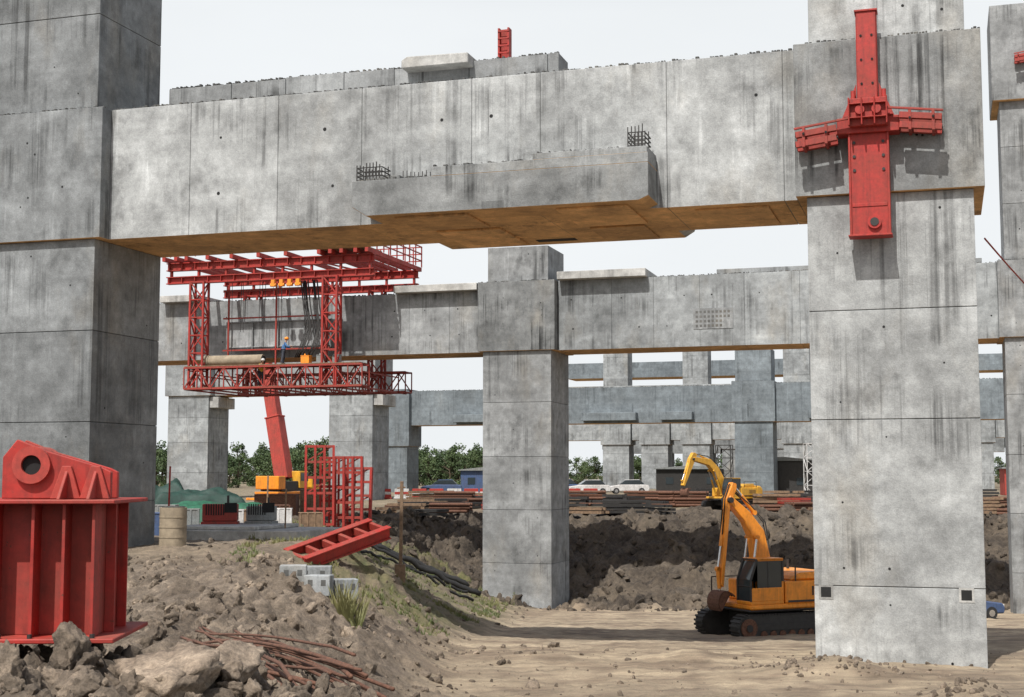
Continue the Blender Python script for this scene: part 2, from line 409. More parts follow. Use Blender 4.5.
# ------------------------------------------------------------------ concrete structure
ANG=math.atan2(-.296,.955)
def S(u,v,z=0): return Vector((8.57+.955*u+.296*v, 40.1-.296*u+.955*v, z))
HB,HT=13.24,17.76
def hole(mb,x,y,z,r=.05,face='y',mat=1):
    r*=R.uniform(.55,.9)
    if face=='y': mb.cyl((x,y-.004,z),(x,y+.02,z),r,n=8,mat=mat)
    else: mb.cyl((x+.004,y,z),(x-.02,y,z),r,n=8,mat=mat)
def pier(u0,v0,w,d,zb,joints,ztop,label,mat,hb=HB,ht=HT,ext=.3,heads2=(),niches=False,group='concrete viaduct piers',inset=.12,hmat=None,tv=.16):
    e=thing('concrete_pier',label,'pier',S(u0+w/2,v0+d/2,zb),ANG,group)
    mb=MB(); zs=[zb-2]+[j for j in joints if zb<j<hb]+[hb]
    W=w/2;D=d/2
    for a,b in zip(zs,zs[1:]):
        t=R.uniform(-tv,tv)
        mb.box(-W,W,-D,D,a-zb+.012,b-zb-.012,0,t)
    mb.box(-W+.03,W-.03,-D+.03,D-.03,-2,hb-zb,0,-.6)
    for a,b in zip(zs,zs[1:]):
        if b-a<1: continue
        for k in range(R.randint(2,4)):
            hole(mb,R.choice([-.32,.3,-.05])*w,-D,R.choice([a+.5,(a+b)/2,b-.5])-zb,.045)
        hole(mb,W,R.choice([-.3,.3])*d,R.choice([a+.5,(a+b)/2,b-.5])-zb,.045,'x')
    mb.obj('shaft',[mat,HOLE],e,.018)
    if niches:
        for sx in (-W+.32,W-.5):
            nb=MB()
            nb.box(sx-.2,sx+.2,-D-.012,-D+.02,1.72,2.12,1)
            nb.box(sx-.14,sx+.14,-D-.016,-D+.0,1.78,2.06,0)
            nb.obj('anchor_niche',[HOLE,CD],e)
    mb=MB()
    mb.box(-W-ext,W+ext,-D-.2,D+.2,hb-zb,ht-zb,0,R.uniform(-.05,.03),bot=2)
    for k in range(5): hole(mb,R.uniform(-.4,.4)*w,-D-.2,R.uniform(hb+.5,ht-.5)-zb,.05)
    ragged(mb,-W-ext,W+ext,-D-.15,ht-zb,3)
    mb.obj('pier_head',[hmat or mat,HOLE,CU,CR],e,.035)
    if ztop>ht:
        mb=MB(); zz=[ht]+[ht+3.4*k for k in range(1,9) if ht+3.4*k<ztop-1]+[ztop]
        for a,b in zip(zz,zz[1:]):
            mb.box(-W+inset,W-inset,-D+inset,D-inset,a-zb+.012,b-zb-.012,0,R.uniform(-tv,tv))
            for k in range(2):
                hole(mb,R.uniform(-.35,.35)*w,-D+inset,R.uniform(a+.3,b-.3)-zb,.05)
        mb.box(-W+inset+.03,W-inset-.03,-D+inset+.03,D-inset-.03,ht-zb,ztop-zb-.03,0,-.5)
        mb.obj('upper_shaft',[mat,HOLE],e,.018)
    for a,b in heads2:
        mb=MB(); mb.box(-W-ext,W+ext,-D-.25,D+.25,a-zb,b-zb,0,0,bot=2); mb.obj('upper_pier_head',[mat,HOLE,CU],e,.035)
    return e
def ragged(mb,x0,x1,y,z,mat,step=.11):
    x=x0
    while x<x1-.05:
        s=R.uniform(.5,1.3)*step
        if R.random()<.85:
            mb.box(x,min(x+s*.8,x1),y+R.uniform(0,.05),y+.16,z-.004,z+R.uniform(.02,.09),mat,R.uniform(-.4,.2))
        x+=s
def crossbeam(u0,u1,v0,v1,z0,z1,joints,label,mat,group='concrete cross beams',rag=True,holes=True,tv=.15):
    uc=(u0+u1)/2; vc=(v0+v1)/2
    e=thing('concrete_crossbeam',label,'concrete beam',S(uc,vc,z0),ANG,group)
    mb=MB(); js=[u0]+[j for j in joints if u0<j<u1]+[u1]
    D=(v1-v0)/2
    for a,b in zip(js,js[1:]):
        t=R.uniform(-tv,tv)
        mb.box(a-uc+.008,b-uc-.008,-D,D,0,z1-z0,0,t,bot=2)
        if holes:
            for fz in (.3,.72):
                if R.random()<.7: hole(mb,(a+b)/2-uc+R.uniform(-.5,.5)*(b-a)*.6,-D,(z1-z0)*fz,.075)
    mb.box(u0-uc,u1-uc,-D+.02,D-.02,.02,z1-z0-.02,0,-.6)
    if rag: ragged(mb,u0-uc,u1-uc,-D+.03,z1-z0,3)
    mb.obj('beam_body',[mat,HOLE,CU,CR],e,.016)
    return e,uc,vc
pier(0,0,4.6,4.2,0,[2.1,6.78,9.9],27,'grey concrete pier holding a red steel clamp',CA,niches=True,hmat=CH,tv=.09)
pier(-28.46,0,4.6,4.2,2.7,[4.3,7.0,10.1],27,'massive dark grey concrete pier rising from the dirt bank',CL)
fb,uc,vc=crossbeam(-23.56,-.3,.35,4.4,HB,HT,[-20.46,-17.19,-14.19,-10.42,-8.16,-4.17,-.68],'long pale concrete portal beam with a stepped corbel',CA,tv=.10)
def cage(mb,x0,x1,y0,y1,z0,z1,s=.11,r=.014):
    x=x0
    while x<=x1+.001:
        for y in (y0,y1): mb.bar((x,y,z0-.1),(x,y,z1+R.uniform(-.08,.05)),r*2,mat=0)
        x+=s
    z=z0+.08
    while z<=z1-.1:
        for y in (y0,y1): mb.bar((x0,y,z),(x1,y,z),r*2,mat=0)
        mb.bar((x0,y0,z),(x0,y1,z),r*2); mb.bar((x1,y0,z),(x1,y1,z),r*2)
        z+=s*1.2
def corbel_front():
    L=lambda u:u-uc
    vf=lambda v:v-vc
    mb=MB()
    mb.prism([(L(-13.87),.3),(L(-13.4),0),(L(-4.75),0),(L(-4.46),.12),(L(-4.46),1.12),(L(-13.87),1.12)],vf(-1.1),vf(.34),0,-.08)
    mb.box(L(-11.25),L(-4.46)-.002,vf(-1.09),vf(.33),1.124,1.42,0,.12)
    mb.box(L(-8.0),L(-4.5),vf(-1.05),vf(.32),1.424,1.62,0,.2)
    mb.box(L(-13.8),L(-12.6),vf(-.3),vf(.32),1.124,1.42,0,-.1)
    mb.box(L(-9.6),L(-8.9),vf(-1.112),vf(-1.0),-.004,.25,0,-.35)
    ragged(mb,L(-11.2),L(-8.1),vf(-1.05),1.42,1,.1)
    ragged(mb,L(-7.9),L(-5.3),vf(-1.0),1.62,1,.1)
    ragged(mb,L(-13.8),L(-11.3),vf(-1.05),1.12,1,.1)
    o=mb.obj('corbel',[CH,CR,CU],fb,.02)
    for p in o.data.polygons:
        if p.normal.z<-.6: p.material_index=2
    mb=MB()
    mb.prism([(L(-13.3),.2),(L(-13.0),0),(L(-4.6),0),(L(-4.27),.2),(L(-4.27),1.2),(L(-13.3),1.2)],vf(4.41),vf(5.8),0,-.05)
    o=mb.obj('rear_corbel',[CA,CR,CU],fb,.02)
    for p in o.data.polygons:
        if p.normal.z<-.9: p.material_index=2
    for a,b,c,d,t in ((-12.6,-10.2,-.7,1.6,-.15),(-12.2,-10.0,2.0,5.3,.12),(-7.4,-5.2,-.6,2.4,.1),(-7.2,-5.4,2.8,5.4,-.18),(-3.4,-1.2,.8,3.9,-.1)):
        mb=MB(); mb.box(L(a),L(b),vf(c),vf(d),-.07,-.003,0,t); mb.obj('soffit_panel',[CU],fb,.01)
    mb=MB(); mb.box(L(-9.6),L(-8.2),vf(4.7),vf(5.2),-.006,.02,0); mb.obj('soffit_slot',[HOLE],fb)
    mb=MB(); cage(mb,L(-13.8),L(-12.95),vf(-.9),vf(-.2),1.1,1.7); mb.obj('rebar_cage',[STL],fb)
    mb=MB(); cage(mb,L(-5.1),L(-4.6),vf(-.9),vf(0),1.6,2.3); mb.obj('rebar_cage',[STL],fb)
    mb=MB()
    for k in range(9): 
        x=L(-12.4)+k*.13; mb.bar((x,vf(-.5),1.1),(x,vf(-.5),1.4+.1*R.random()),.022)
    mb.obj('rebar_stubs',[STL],fb)
    mb=MB()
    x=L(-23.0)
    while x<L(-8.4):
        b=min(x+R.uniform(1.8,3.2),L(-8.3)); mb.box(x+.01,b-.01,vf(3.1),vf(4.3),HT-HB+.003,HT-HB+1.45+R.uniform(-.05,.05),0,R.uniform(-.15,.05)); 
        ragged(mb,x,b,vf(3.12),HT-HB+1.44,1,.09); x=b
    mb.obj('upstand',[CB,CR],fb,.02)
    mb=MB(); mb.prism([(L(-13.7),1.22),(L(-11.3),1.22),(L(-11.3),1.58),(L(-13.5),1.62),(L(-13.7),1.5)],vf(2.5),vf(4.35),0,0,Matrix.Translation((0,0,HT-HB)))
    mb.obj('plinth',[CD],fb,.03)
corbel_front()
mb=MB()
for x in (-.17,.17): mb.box(x-.035,x+.035,-.15,.15,0,1.1)
mb.box(-.14,.14,-.02,.02,0,1.08)
for z in (.2,.45,.7,.95): mb.box(-.2,.2,-.17,-.13,z,z+.06)
mb.box(-.28,.28,-.22,.22,-.04,0)
o=mb.obj('steel_post',[RED],loc=S(-10.35,3.6,HT+1.52),rz=ANG,bevel=.008); meta(o,'short red steel post standing on the concrete upstand','steel post')
MZ=-3.1
mp=pier(-25.06,45.5,4.6,4.4,MZ,[-.4,3.0,6.4,9.9],20.1,'stained grey concrete pier standing in the excavated pit',CB,inset=.25,hmat=CS)
pier(7.1,45.5,4.6,4.4,MZ,[-.4,3.0,6.4,9.9],33.1,'tall concrete pier with a wider block high up',CB,heads2=[(27.3,33.1)])
pier(-57,45.5,4.6,4.4,2.6,[4.3,7.7,11],20.1,'grey concrete pier carrying the stained beam',CB)
def js(a,b,s): 
    r=[];x=a
    while x<b: x+=R.uniform(.8,1.25)*s; r.append(x)
    return r
e,uc2,vc2=crossbeam(-52.1,-25.4,46,49.6,HB,HT-.45,js(-52,-25,3),'stained concrete beam wrapped by a red formwork carriage',CB)
for a,b in ((-31.3,-25.45),(-49,-46)):
    mb=MB(); mb.box(a-uc2,b-uc2,-2.5,2.3,HT-HB-.445,HT-HB+.02,0,.15)
    mb.obj('cap_slab',[CD],e,.02)
e,uc3,vc3=crossbeam(-20.1,6.8,46,49.6,HB,HT,js(-20,6,3.2),'weathered concrete beam with cap slab and number plate',CP)
mb=MB(); mb.box(-20.0-uc3,-14.2-uc3,-2.5,2.3,HT-HB+.003,HT-HB+.5,0,.1); mb.obj('cap_slab',[CD],e,.02)
mb=MB(); mb.box(-10-uc3,6-uc3,-.5,1.6,HT-HB+.003,HT-HB+.5,0,-.1); mb.obj('cap_slab',[CB],e,.02)
mb=MB(); uu=-11.3-uc3
mb.box(uu,uu+2.5,-1.83,-1.803,1.1,2.4,0,-.1)
for r_ in range(4):
    for k in range(9):
        if R.random()<.85: mb.box(uu+.15+k*.25,uu+.15+k*.25+.15,-1.84,-1.829,1.22+r_*.29,1.22+r_*.29+.15,1)
mb.obj('wall_plate',[CB,CR],e)
crossbeam(12,38,46,49.6,HB,HT,js(12,38,3.2),'weathered concrete beam joined to the tall pier',CB)
for u in (-54.1,-72): 
    e=pier(u,85,4.6,4.2,2.8,[5.5,8.5,11],HT,'sunlit grey concrete pier with small bearing blocks',CP)
    mb=MB(); mb.box(2.31,3.3,-1.9,-.2,9.2,10.3); mb.obj('bearing_block',[CD],e,.03)
    mb=MB(); mb.box(2.31,3.1,.2,1.9,9.2,10.3); mb.obj('bearing_block',[CD],e,.03)
crossbeam(-67.1,-54.4,85.5,88.8,HB,HT,js(-67,-54,3),'concrete beam joining two sunlit piers',CP,rag=False,holes=False)
def rowpier(u,v,w,d,hb,ht,zt,label,mat=CC_): return pier(u,v,w,d,3.0,[5.5,8.6,11.5],zt,label,mat,hb,ht,tv=.08)
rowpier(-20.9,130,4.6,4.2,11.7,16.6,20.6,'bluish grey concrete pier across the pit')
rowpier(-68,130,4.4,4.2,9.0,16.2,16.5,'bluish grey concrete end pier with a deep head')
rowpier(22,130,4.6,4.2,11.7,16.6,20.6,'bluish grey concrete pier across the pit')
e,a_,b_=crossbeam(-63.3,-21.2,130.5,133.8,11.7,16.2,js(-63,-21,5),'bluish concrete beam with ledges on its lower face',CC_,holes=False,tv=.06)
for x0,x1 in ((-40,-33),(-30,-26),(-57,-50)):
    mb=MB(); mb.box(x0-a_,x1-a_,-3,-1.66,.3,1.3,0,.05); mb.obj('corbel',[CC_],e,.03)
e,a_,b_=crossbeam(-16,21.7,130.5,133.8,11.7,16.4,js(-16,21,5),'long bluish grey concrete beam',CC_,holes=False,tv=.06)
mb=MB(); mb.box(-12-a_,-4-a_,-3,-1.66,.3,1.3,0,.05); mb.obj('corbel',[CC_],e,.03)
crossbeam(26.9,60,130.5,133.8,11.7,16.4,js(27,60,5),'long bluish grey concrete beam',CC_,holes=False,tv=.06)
us=(-48.2,-42.0,-35.5,-26,-20,-10,-4,6,22)
for i,u in enumerate(us):
    rowpier(u,175,4.2,3.6,10.0,13.6,26 if i in(0,2,4) else 13.6,'slim pale concrete pier of a low viaduct',CP)
crossbeam(-60,-48.6,175.5,178.4,10.7,13.5,[-54],'pale concrete beam of a low viaduct',CP,rag=False,holes=False,tv=.05)
for a,b in zip(us,us[1:]):
    if b-a>5: crossbeam(a+4.6,b-.4,175.5,178.4,10.7,13.5,[(a+b)/2],'pale concrete beam of a low viaduct',CP,rag=False,holes=False,tv=.05)
us=(-60,-52,-44,-37,-30,-22,-14,-2,14,32)
for i,u in enumerate(us): rowpier(u,225,5.0,4.5,10.2,13.2,13.2,'dark grey concrete pier of a wide low viaduct',CL)
for a,b in zip(us,us[1:]): crossbeam(a+5.4,b-.4,225.5,229,9.4,12.9,[(a+b)/2],'dark grey concrete beam of a wide low viaduct',CL,rag=False,holes=False,tv=.05)
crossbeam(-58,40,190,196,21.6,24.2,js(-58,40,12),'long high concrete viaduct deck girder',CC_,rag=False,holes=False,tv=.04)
crossbeam(-56,-12,160,164,16.9,18.3,js(-56,-12,9),'slender concrete deck slab over a viaduct row',CP,rag=False,holes=False,tv=.08)
# ------------------------------------------------------------------ red clamp
def clamp(loc,label,sc=1):
    e=thing('steel_clamp',label,'steel clamp',loc,ANG,'red steel clamps on pier heads',sc)
    mb=MB()
    mb.box(-.27,.27,-.46,-.40,.75,3.3)
    for x in (-.26,.26): mb.box(x-.03,x+.03,-.399,-.02,.75,3.3)
    mb.box(-.32,.32,-.5,-.01,3.3,3.36)
    for z in (1.2,1.9,2.6): mb.cyl((-.15,-.48,z),(-.15,-.45,z),.035,n=8,mat=1); mb.cyl((.15,-.48,z),(.15,-.45,z),.035,n=8,mat=1)
    mb.prism([(-.75,.2),(-.31,.2),(-.31,1.25)],-.34,-.30); mb.prism([(.31,.2),(.75,.2),(.31,1.25)],-.34,-.30)
    mb.obj('upper_post',[RED,HOLE],e,.01)
    mb=MB()
    mb.box(-.85,.85,-.6,-.04,-.25,.2); mb.box(-.5,.55,-.8,-.61,-.1,.7,0,0)
    mb.box(-.65,.7,-.65,-.05,.2,.26); mb.cyl((-.2,-.9,.35),(-.2,-.75,.35),.13,n=16); mb.cyl((.25,-.9,.35),(.25,-.75,.35),.13,n=16)
    for x in (-.5,-.15,.2,.53): mb.box(x-.02,x+.02,-.97,-.80,-.1,.7)
    for z in (.1,.5): mb.box(-.5,.53,-.95,-.80,z,z+.03)
    mb.cyl((-.4,-.45,.75),(-.4,-.45,1.0),.07,n=8);mb.cyl((.45,-.45,.75),(.45,-.45,1.0),.07,n=8)
    mb.obj('hub',[RED],e,.015)
    for sx in (-1,1):
        mb=MB(); x0,x1=.86*sx,2.0*sx; zo=.12 if sx>0 else -.12
        for y,z in ((-.72,-.25),(-.72,.03),(-.2,-.25),(-.2,.03)):
            mb.bar((x0,y,z+zo),(x1,y,z+zo-.14),.17,.17,0)
            mb.bar((x1,y,z+zo-.14),(x1+.012*sx,y,z+zo-.14),.11,.11,1)
        for t in (.25,.8):
            x=x0+(x1-x0)*t; mb.box(x-.04,x+.04,-.84,-.08,-.40+zo-.1*t,.16+zo-.1*t)
            mb.cyl((x,-.89,-.1+zo),(x,-.8,-.1+zo),.035,n=8,mat=1)
        mb.bar((x0*.6,-.8,.26+zo),(x1*1.02,-.8,.06+zo),.07,.06)
        mb.obj('arm',[RED2,HOLE],e,.012)
    mb=MB(); mb.box(-.54,.54,-.47,-.42,-3.15,-.25); 
    for x in (-.53,.53): mb.box(x-.03,x+.03,-.53,-.02,-3.15,-.25)
    for z in (-3.1,-2.3,-1.5,-.9): mb.box(-.5,.5,-.41,-.1,z,z+.04)
    mb.box(-.6,.6,-.6,-.01,-3.2,-3.15); mb.box(-.48,.48,-.49,-.472,-2.35,-2.25)
    mb.cyl((0.12,-.55,-2.8),(.12,-.45,-2.8),.19,n=20); mb.cyl((.12,-.57,-2.8),(.12,-.53,-2.8),.12,n=14,mat=1)
    for z in (-.5,-.9,-1.3): 
        for x in (-.4,.4): mb.cyl((x,-.5,z),(x,-.47,z),.045,n=8,mat=1)
    mb.obj('lower_post',[RED,STL],e,.01)
    return e
clamp(S(1.8,-.2,15.1),'red steel clamp bolted across a concrete pier head')
clamp(S(9.9,45.2,29.9),'dusty red steel clamp on a high pier block',.9)
# ------------------------------------------------------------------ gantry
def lattice(mb,lo,hi,axis,n,w,mat=0,wd=None,xb=False):
    wd=wd or w*.7; ax=[0,1,2]; ax.remove(axis); a,b=ax
    def P(t,i,j):
        p=[0,0,0]; p[axis]=lo[axis]+(hi[axis]-lo[axis])*t; p[a]=(lo,hi)[i][a]; p[b]=(lo,hi)[j][b]; return p
    cs=[(0,0),(1,0),(1,1),(0,1)]
    for c in cs: mb.bar(P(0,*c),P(1,*c),w,mat=mat)
    for k in range(n+1):
        for c,d in zip(cs,cs[1:]+cs[:1]): mb.bar(P(k/n,*c),P(k/n,*d),wd,mat=mat)
    for k in range(n):
        for q,(c,d) in enumerate(zip(cs,cs[1:]+cs[:1])):
            if (k+q)%2: c,d=d,c
            mb.bar(P(k/n,*c),P((k+1)/n,*d),wd,mat=mat)
            if xb: mb.bar(P(k/n,*d),P((k+1)/n,*c),wd*.8,mat=mat)
def gantry():
    e=thing('formwork_carriage','red steel lattice formwork carriage hung around a concrete beam','formwork carriage',S(-47.7,42.5,10.8),ANG)
    XA,XB=.7,16.0
    for y in (.5,8.4):
        mb=MB()
        for z,hh in ((7.4,.5),(8.3,.55)):
            mb.box(XA,XB,y-.22,y+.22,z,z+.06); mb.box(XA,XB,y-.22,y+.22,z+hh-.06,z+hh); mb.box(XA,XB,y-.03,y+.03,z+.06,z+hh-.06)
            for k in range(16): x=XA+.2+k*.99; mb.box(x-.02,x+.02,y-.2,y+.2,z+.06,z+hh-.06)
        for k in range(8):
            x=XA+.3+k*2.1; mb.box(x-.06,x+.06,y-.12,y+.12,7.9,8.3)
        mb.obj('top_girder',[RED],e)
    mb=MB()
    for x in (.9,1.8,2.6,4.2,6,8,10,12.4,13.2,14,15,15.8): mb.box(x-.12,x+.12,-.4,9.3,8.87,9.15)
    for x in (4.5,6,10): mb.bar((x,.5,9.0),(x+1.5,8.4,9.0),.1)
    mb.obj('cross_girder',[RED],e)
    for x0 in (2.7,12.5):
        for y0 in (.1,7.8):
            mb=MB(); lattice(mb,(x0,y0,.2),(x0+1.0,y0+.7,7.45),2,6,.13,0,.075); mb.obj('leg',[RED],e)
    for y0 in (0,7.6):
        mb=MB(); lattice(mb,(2.4,y0,.2),(15.4,y0+1.2,1.6),0,13,.12,0,.07)
        mb.obj('bottom_truss',[RED2],e)
    mb=MB()
    for k in range(9):
        x=2.5+k*1.55; mb.bar((x,0,.15),(x,9,.15),.1)
        mb.bar((x,1.3,1.2),(x,7.6,1.2),.08)
    mb.obj('bottom_joists',[RED2],e)
    mb=MB(); mb.box(2.4,15.2,0,1.3,1.68,1.73); mb.obj('upper_deck',[WOOD],e)
    mb=MB(); mb.box(2.4,15.2,.1,1.1,.26,.30); mb.obj('lower_deck',[WOOD],e)
    for y in (-.3,9.1):
        mb=MB()
        for k in range(7): 
            x=12.2+k*.63; mb.bar((x,y,9.15),(x,y,10.6),.07)
        for z in (9.6,10.1,10.6): mb.bar((12.2,y,z),(16,y,z),.07)
        mb.obj('handrail',[RED],e)
    mb=MB()
    for z in (9.6,10.1,10.6): mb.bar((16,-.3,z),(16,9.1,z),.07)
    for k in range(9): mb.bar((16,-.3+k*1.17,9.15),(16,-.3+k*1.17,10.6),.07)
    mb.obj('handrail',[RED],e)
    mb=MB(); mb.box(12.2,15.9,-.35,2,9.16,9.21); mb.obj('walkway',[WOOD],e)
    mb=MB(); mb.box(12.6,14.2,.4,1.6,9.22,10.0); mb.obj('winch_housing',[RED2],e,.04)
    mb=MB(); 
    for x in (.75,1.3,1.9,2.5,3.2): mb.bar((x,-.2,9.15),(x,-.2,9.75),.06)
    mb.bar((.75,-.2,9.75),(3.2,-.2,9.75),.06); mb.obj('end_rail',[RED],e)
    mb=MB(); mb.box(4.3,12.1,2.4,2.5,3.0,4.9,0,.1)
    for k in range(5): x=4.3+k*1.95; mb.box(x-.04,x+.04,2.3,2.4,3.0,4.9,0)
    for z in (3.1,4.8): mb.box(4.3,12.1,2.32,2.4,z,z+.07,0)
    mb.obj('formwork_panel',[CB],e,.01)
    mb=MB()
    for x in (4.6,8.2,11.8): mb.bar((x,2.0,1.8),(x,2.0,7.4),.1)
    mb.bar((4.2,2.0,7.0),(12.2,2.0,7.0),.14); mb.bar((4.2,2.0,5.1),(12.2,2.0,5.1),.1); mb.bar((4.2,2.0,2.9),(12.2,2.0,2.9),.1)
    mb.obj('soldier_frame',[RED2],e)
    for x in (8.9,9.5,10.1,10.7):
        mb=MB(); mb.box(x-.13,x+.13,.0,.27,6.9,7.35); mb.cyl((x-.2,.13,7.0),(x+.2,.13,7.0),.12,n=10); mb.bar((x,.13,5.8),(x,.13,6.9),.025,mat=1); mb.obj('chain_hoist',[ORG,STL],e,.02)
    mb=MB()
    for k in range(12):
        x=R.uniform(4.5,12.3); y=R.choice([1.2,1.6]); z=R.uniform(2.2,5); mb.bar((x,y,z),(x+R.uniform(-.1,.1),y,7.5),.03)
    for k in range(9):
        x=R.uniform(10.3,12); pts=[(x,1.4,7.4),(x+.3,1.2,5.6),(x+.6,1.1,4.2),(x+.2,1.0,3),(x-.2,1,2.2)]; mb.tube(pts,.05,5)
    mb.obj('hanging_rods',[STL],e)
    c=thing('concrete_pipe','tan pipe lying along the carriage deck','pipe',S(-43.2,43.3,12.9),ANG)
    mb=MB(); mb.cyl((-.9,0,0),(3.4,0,0),.36,n=18); mb.cyl((-.95,0,0),(-.9,0,0),.28,n=18,mat=1); mb.cyl((3.4,0,0),(3.44,0,0),.28,n=18,mat=1); mb.cyl((-.9,0,0),(-.6,0,0),.41,n=18)
    mb.obj('pipe_body',[TAN,HOLE],c)
    for k in range(3):
        mb=MB(); mb.box(-.3,.3,-.25,.25,0,.5); mb.box(-.32,.32,-.27,.27,.5,.55); mb.cyl((-.1,0,.55),(-.1,0,.68),.05,n=8)
        o=mb.obj('tool_box',[ORG if k==0 else GRYP],loc=S(-36.6+k*1.1,43.2,12.54),rz=ANG+.2*k,bevel=.02); meta(o,('orange','grey','grey')[k]+' tool box standing on the carriage deck','tool box','tool boxes on the carriage')
gantry()
# ------------------------------------------------------------------ people
def skinmesh(name,verts,edges,rad,mat,parent,sub=1,extra=None):
    me=bpy.data.meshes.new(name); me.from_pydata(verts,edges,[]); me.materials.append(mat)
    o=bpy.data.objects.new(name,me); col.objects.link(o)
    if parent:o.parent=parent
    sm=o.modifiers.new('skin','SKIN')
    for i,r in enumerate(rad):
        sv=me.skin_vertices[0].data[i]; sv.radius=(r,r); sv.use_root=(i==0)
    s=o.modifiers.new('sub','SUBSURF'); s.levels=sub; s.render_levels=sub
    return o
def person(loc,rz,label,shirt,helmet,lean=.15,arms='fwd'):
    e=thing('person',label,'person',loc,rz)
    L=lean
    V={'pel':(0,0,.95),'sp':(L*.3,0,1.15),'ch':(L*.8,0,1.38),'nk':(L*1.1,0,1.52),'hd':(L*1.35,0,1.62),'tp':(L*1.4,0,1.74),
       'ls':(L*.8,.19,1.42),'le':(.12+L,.27,1.17),'lw':(.34+L,.2,1.14),'rs':(L*.8,-.19,1.42),'re':(.08+L,-.27,1.17),'rw':(.3+L,-.22,1.2),
       'lh':(0,.1,.9),'lk':(.06,.13,.5),'la':(0,.14,.09),'lt':(.16,.16,.04),'rh':(0,-.1,.9),'rk':(-.02,-.13,.5),'ra':(-.12,-.14,.09),'rt':(.05,-.16,.04),
       'lp':(.43+L,.18,1.14),'rp':(.39+L,-.2,1.22),'no':(L*1.35+.105,0,1.63)}
    rd={'pel':.13,'sp':.125,'ch':.14,'nk':.055,'hd':.085,'tp':.07,'ls':.055,'le':.043,'lw':.03,'rs':.055,'re':.043,'rw':.03,'lh':.085,'lk':.06,'la':.04,'lt':.03,'rh':.085,'rk':.06,'ra':.04,'rt':.03,'lp':.035,'rp':.035,'no':.018}
    E=[('pel','sp'),('sp','ch'),('ch','nk'),('nk','hd'),('hd','tp'),('hd','no'),('ch','ls'),('ls','le'),('le','lw'),('lw','lp'),('ch','rs'),('rs','re'),('re','rw'),('rw','rp'),('pel','lh'),('lh','lk'),('lk','la'),('la','lt'),('pel','rh'),('rh','rk'),('rk','ra'),('ra','rt')]
    for s_,p in (('l','lp'),('r','rp')):
        b=V[p]; sg=1 if s_=='l' else -1
        for k in range(5):
            if k<4: a=(b[0]+.045,b[1]+(k-1.5)*.02,b[2]-.01); c=(b[0]+.08-.008*abs(k-1.2),a[1],b[2]-.04)
            else: a=(b[0]+.0,b[1]-sg*.045,b[2]); c=(b[0]+.04,b[1]-sg*.055,b[2]-.02)
            V[f'{s_}f{k}']=a; V[f'{s_}g{k}']=c; rd[f'{s_}f{k}']=.009; rd[f'{s_}g{k}']=.008
            E+=[(p,f'{s_}f{k}'),(f'{s_}f{k}',f'{s_}g{k}')]
    def sub(keys,name,mat,g,rr=None):
        ks=[k for k in V if k in keys]; ks.sort(key=lambda k:keys.index(k)); ix={k:i for i,k in enumerate(ks)}
        skinmesh(name,[V[k] for k in ks],[(ix[a],ix[b]) for a,b in E if a in ix and b in ix],[rd[k]+g for k in ks],mat,e)
    allk=['pel']+[k for k in V if k!='pel']
    sub(allk,'body',SKIN,0)
    sub(['sp','pel','ch','ls','le','rs','re','lw','rw'],'shirt',shirt,.022)
    sub(['pel','lh','lk','la','rh','rk','ra'],'trousers',TRO,.03)
    sub(['la','lt'],'boot',RUBB,.025); sub(['ra','rt'],'boot',RUBB,.025)
    mb=MB(); h=V['tp']; mb.ball((h[0],0,h[2]+.0),.135,0,2,(1.1,1,.85)); mb.cyl((h[0]+.03,0,h[2]-.03),(h[0]+.03,0,h[2]-.015),.165,n=16)
    mb.obj('helmet',[helmet],e)
    return e
person(S(-38.3,43.2,12.54),ANG+math.pi*.15,'worker in blue shirt and orange helmet reaching to the formwork',SHB,ORG)
person(S(-39.9,43.2,11.12),ANG-math.pi*.25,'worker in yellow shirt and white helmet on the lower deck',SHY,WHT,.25)
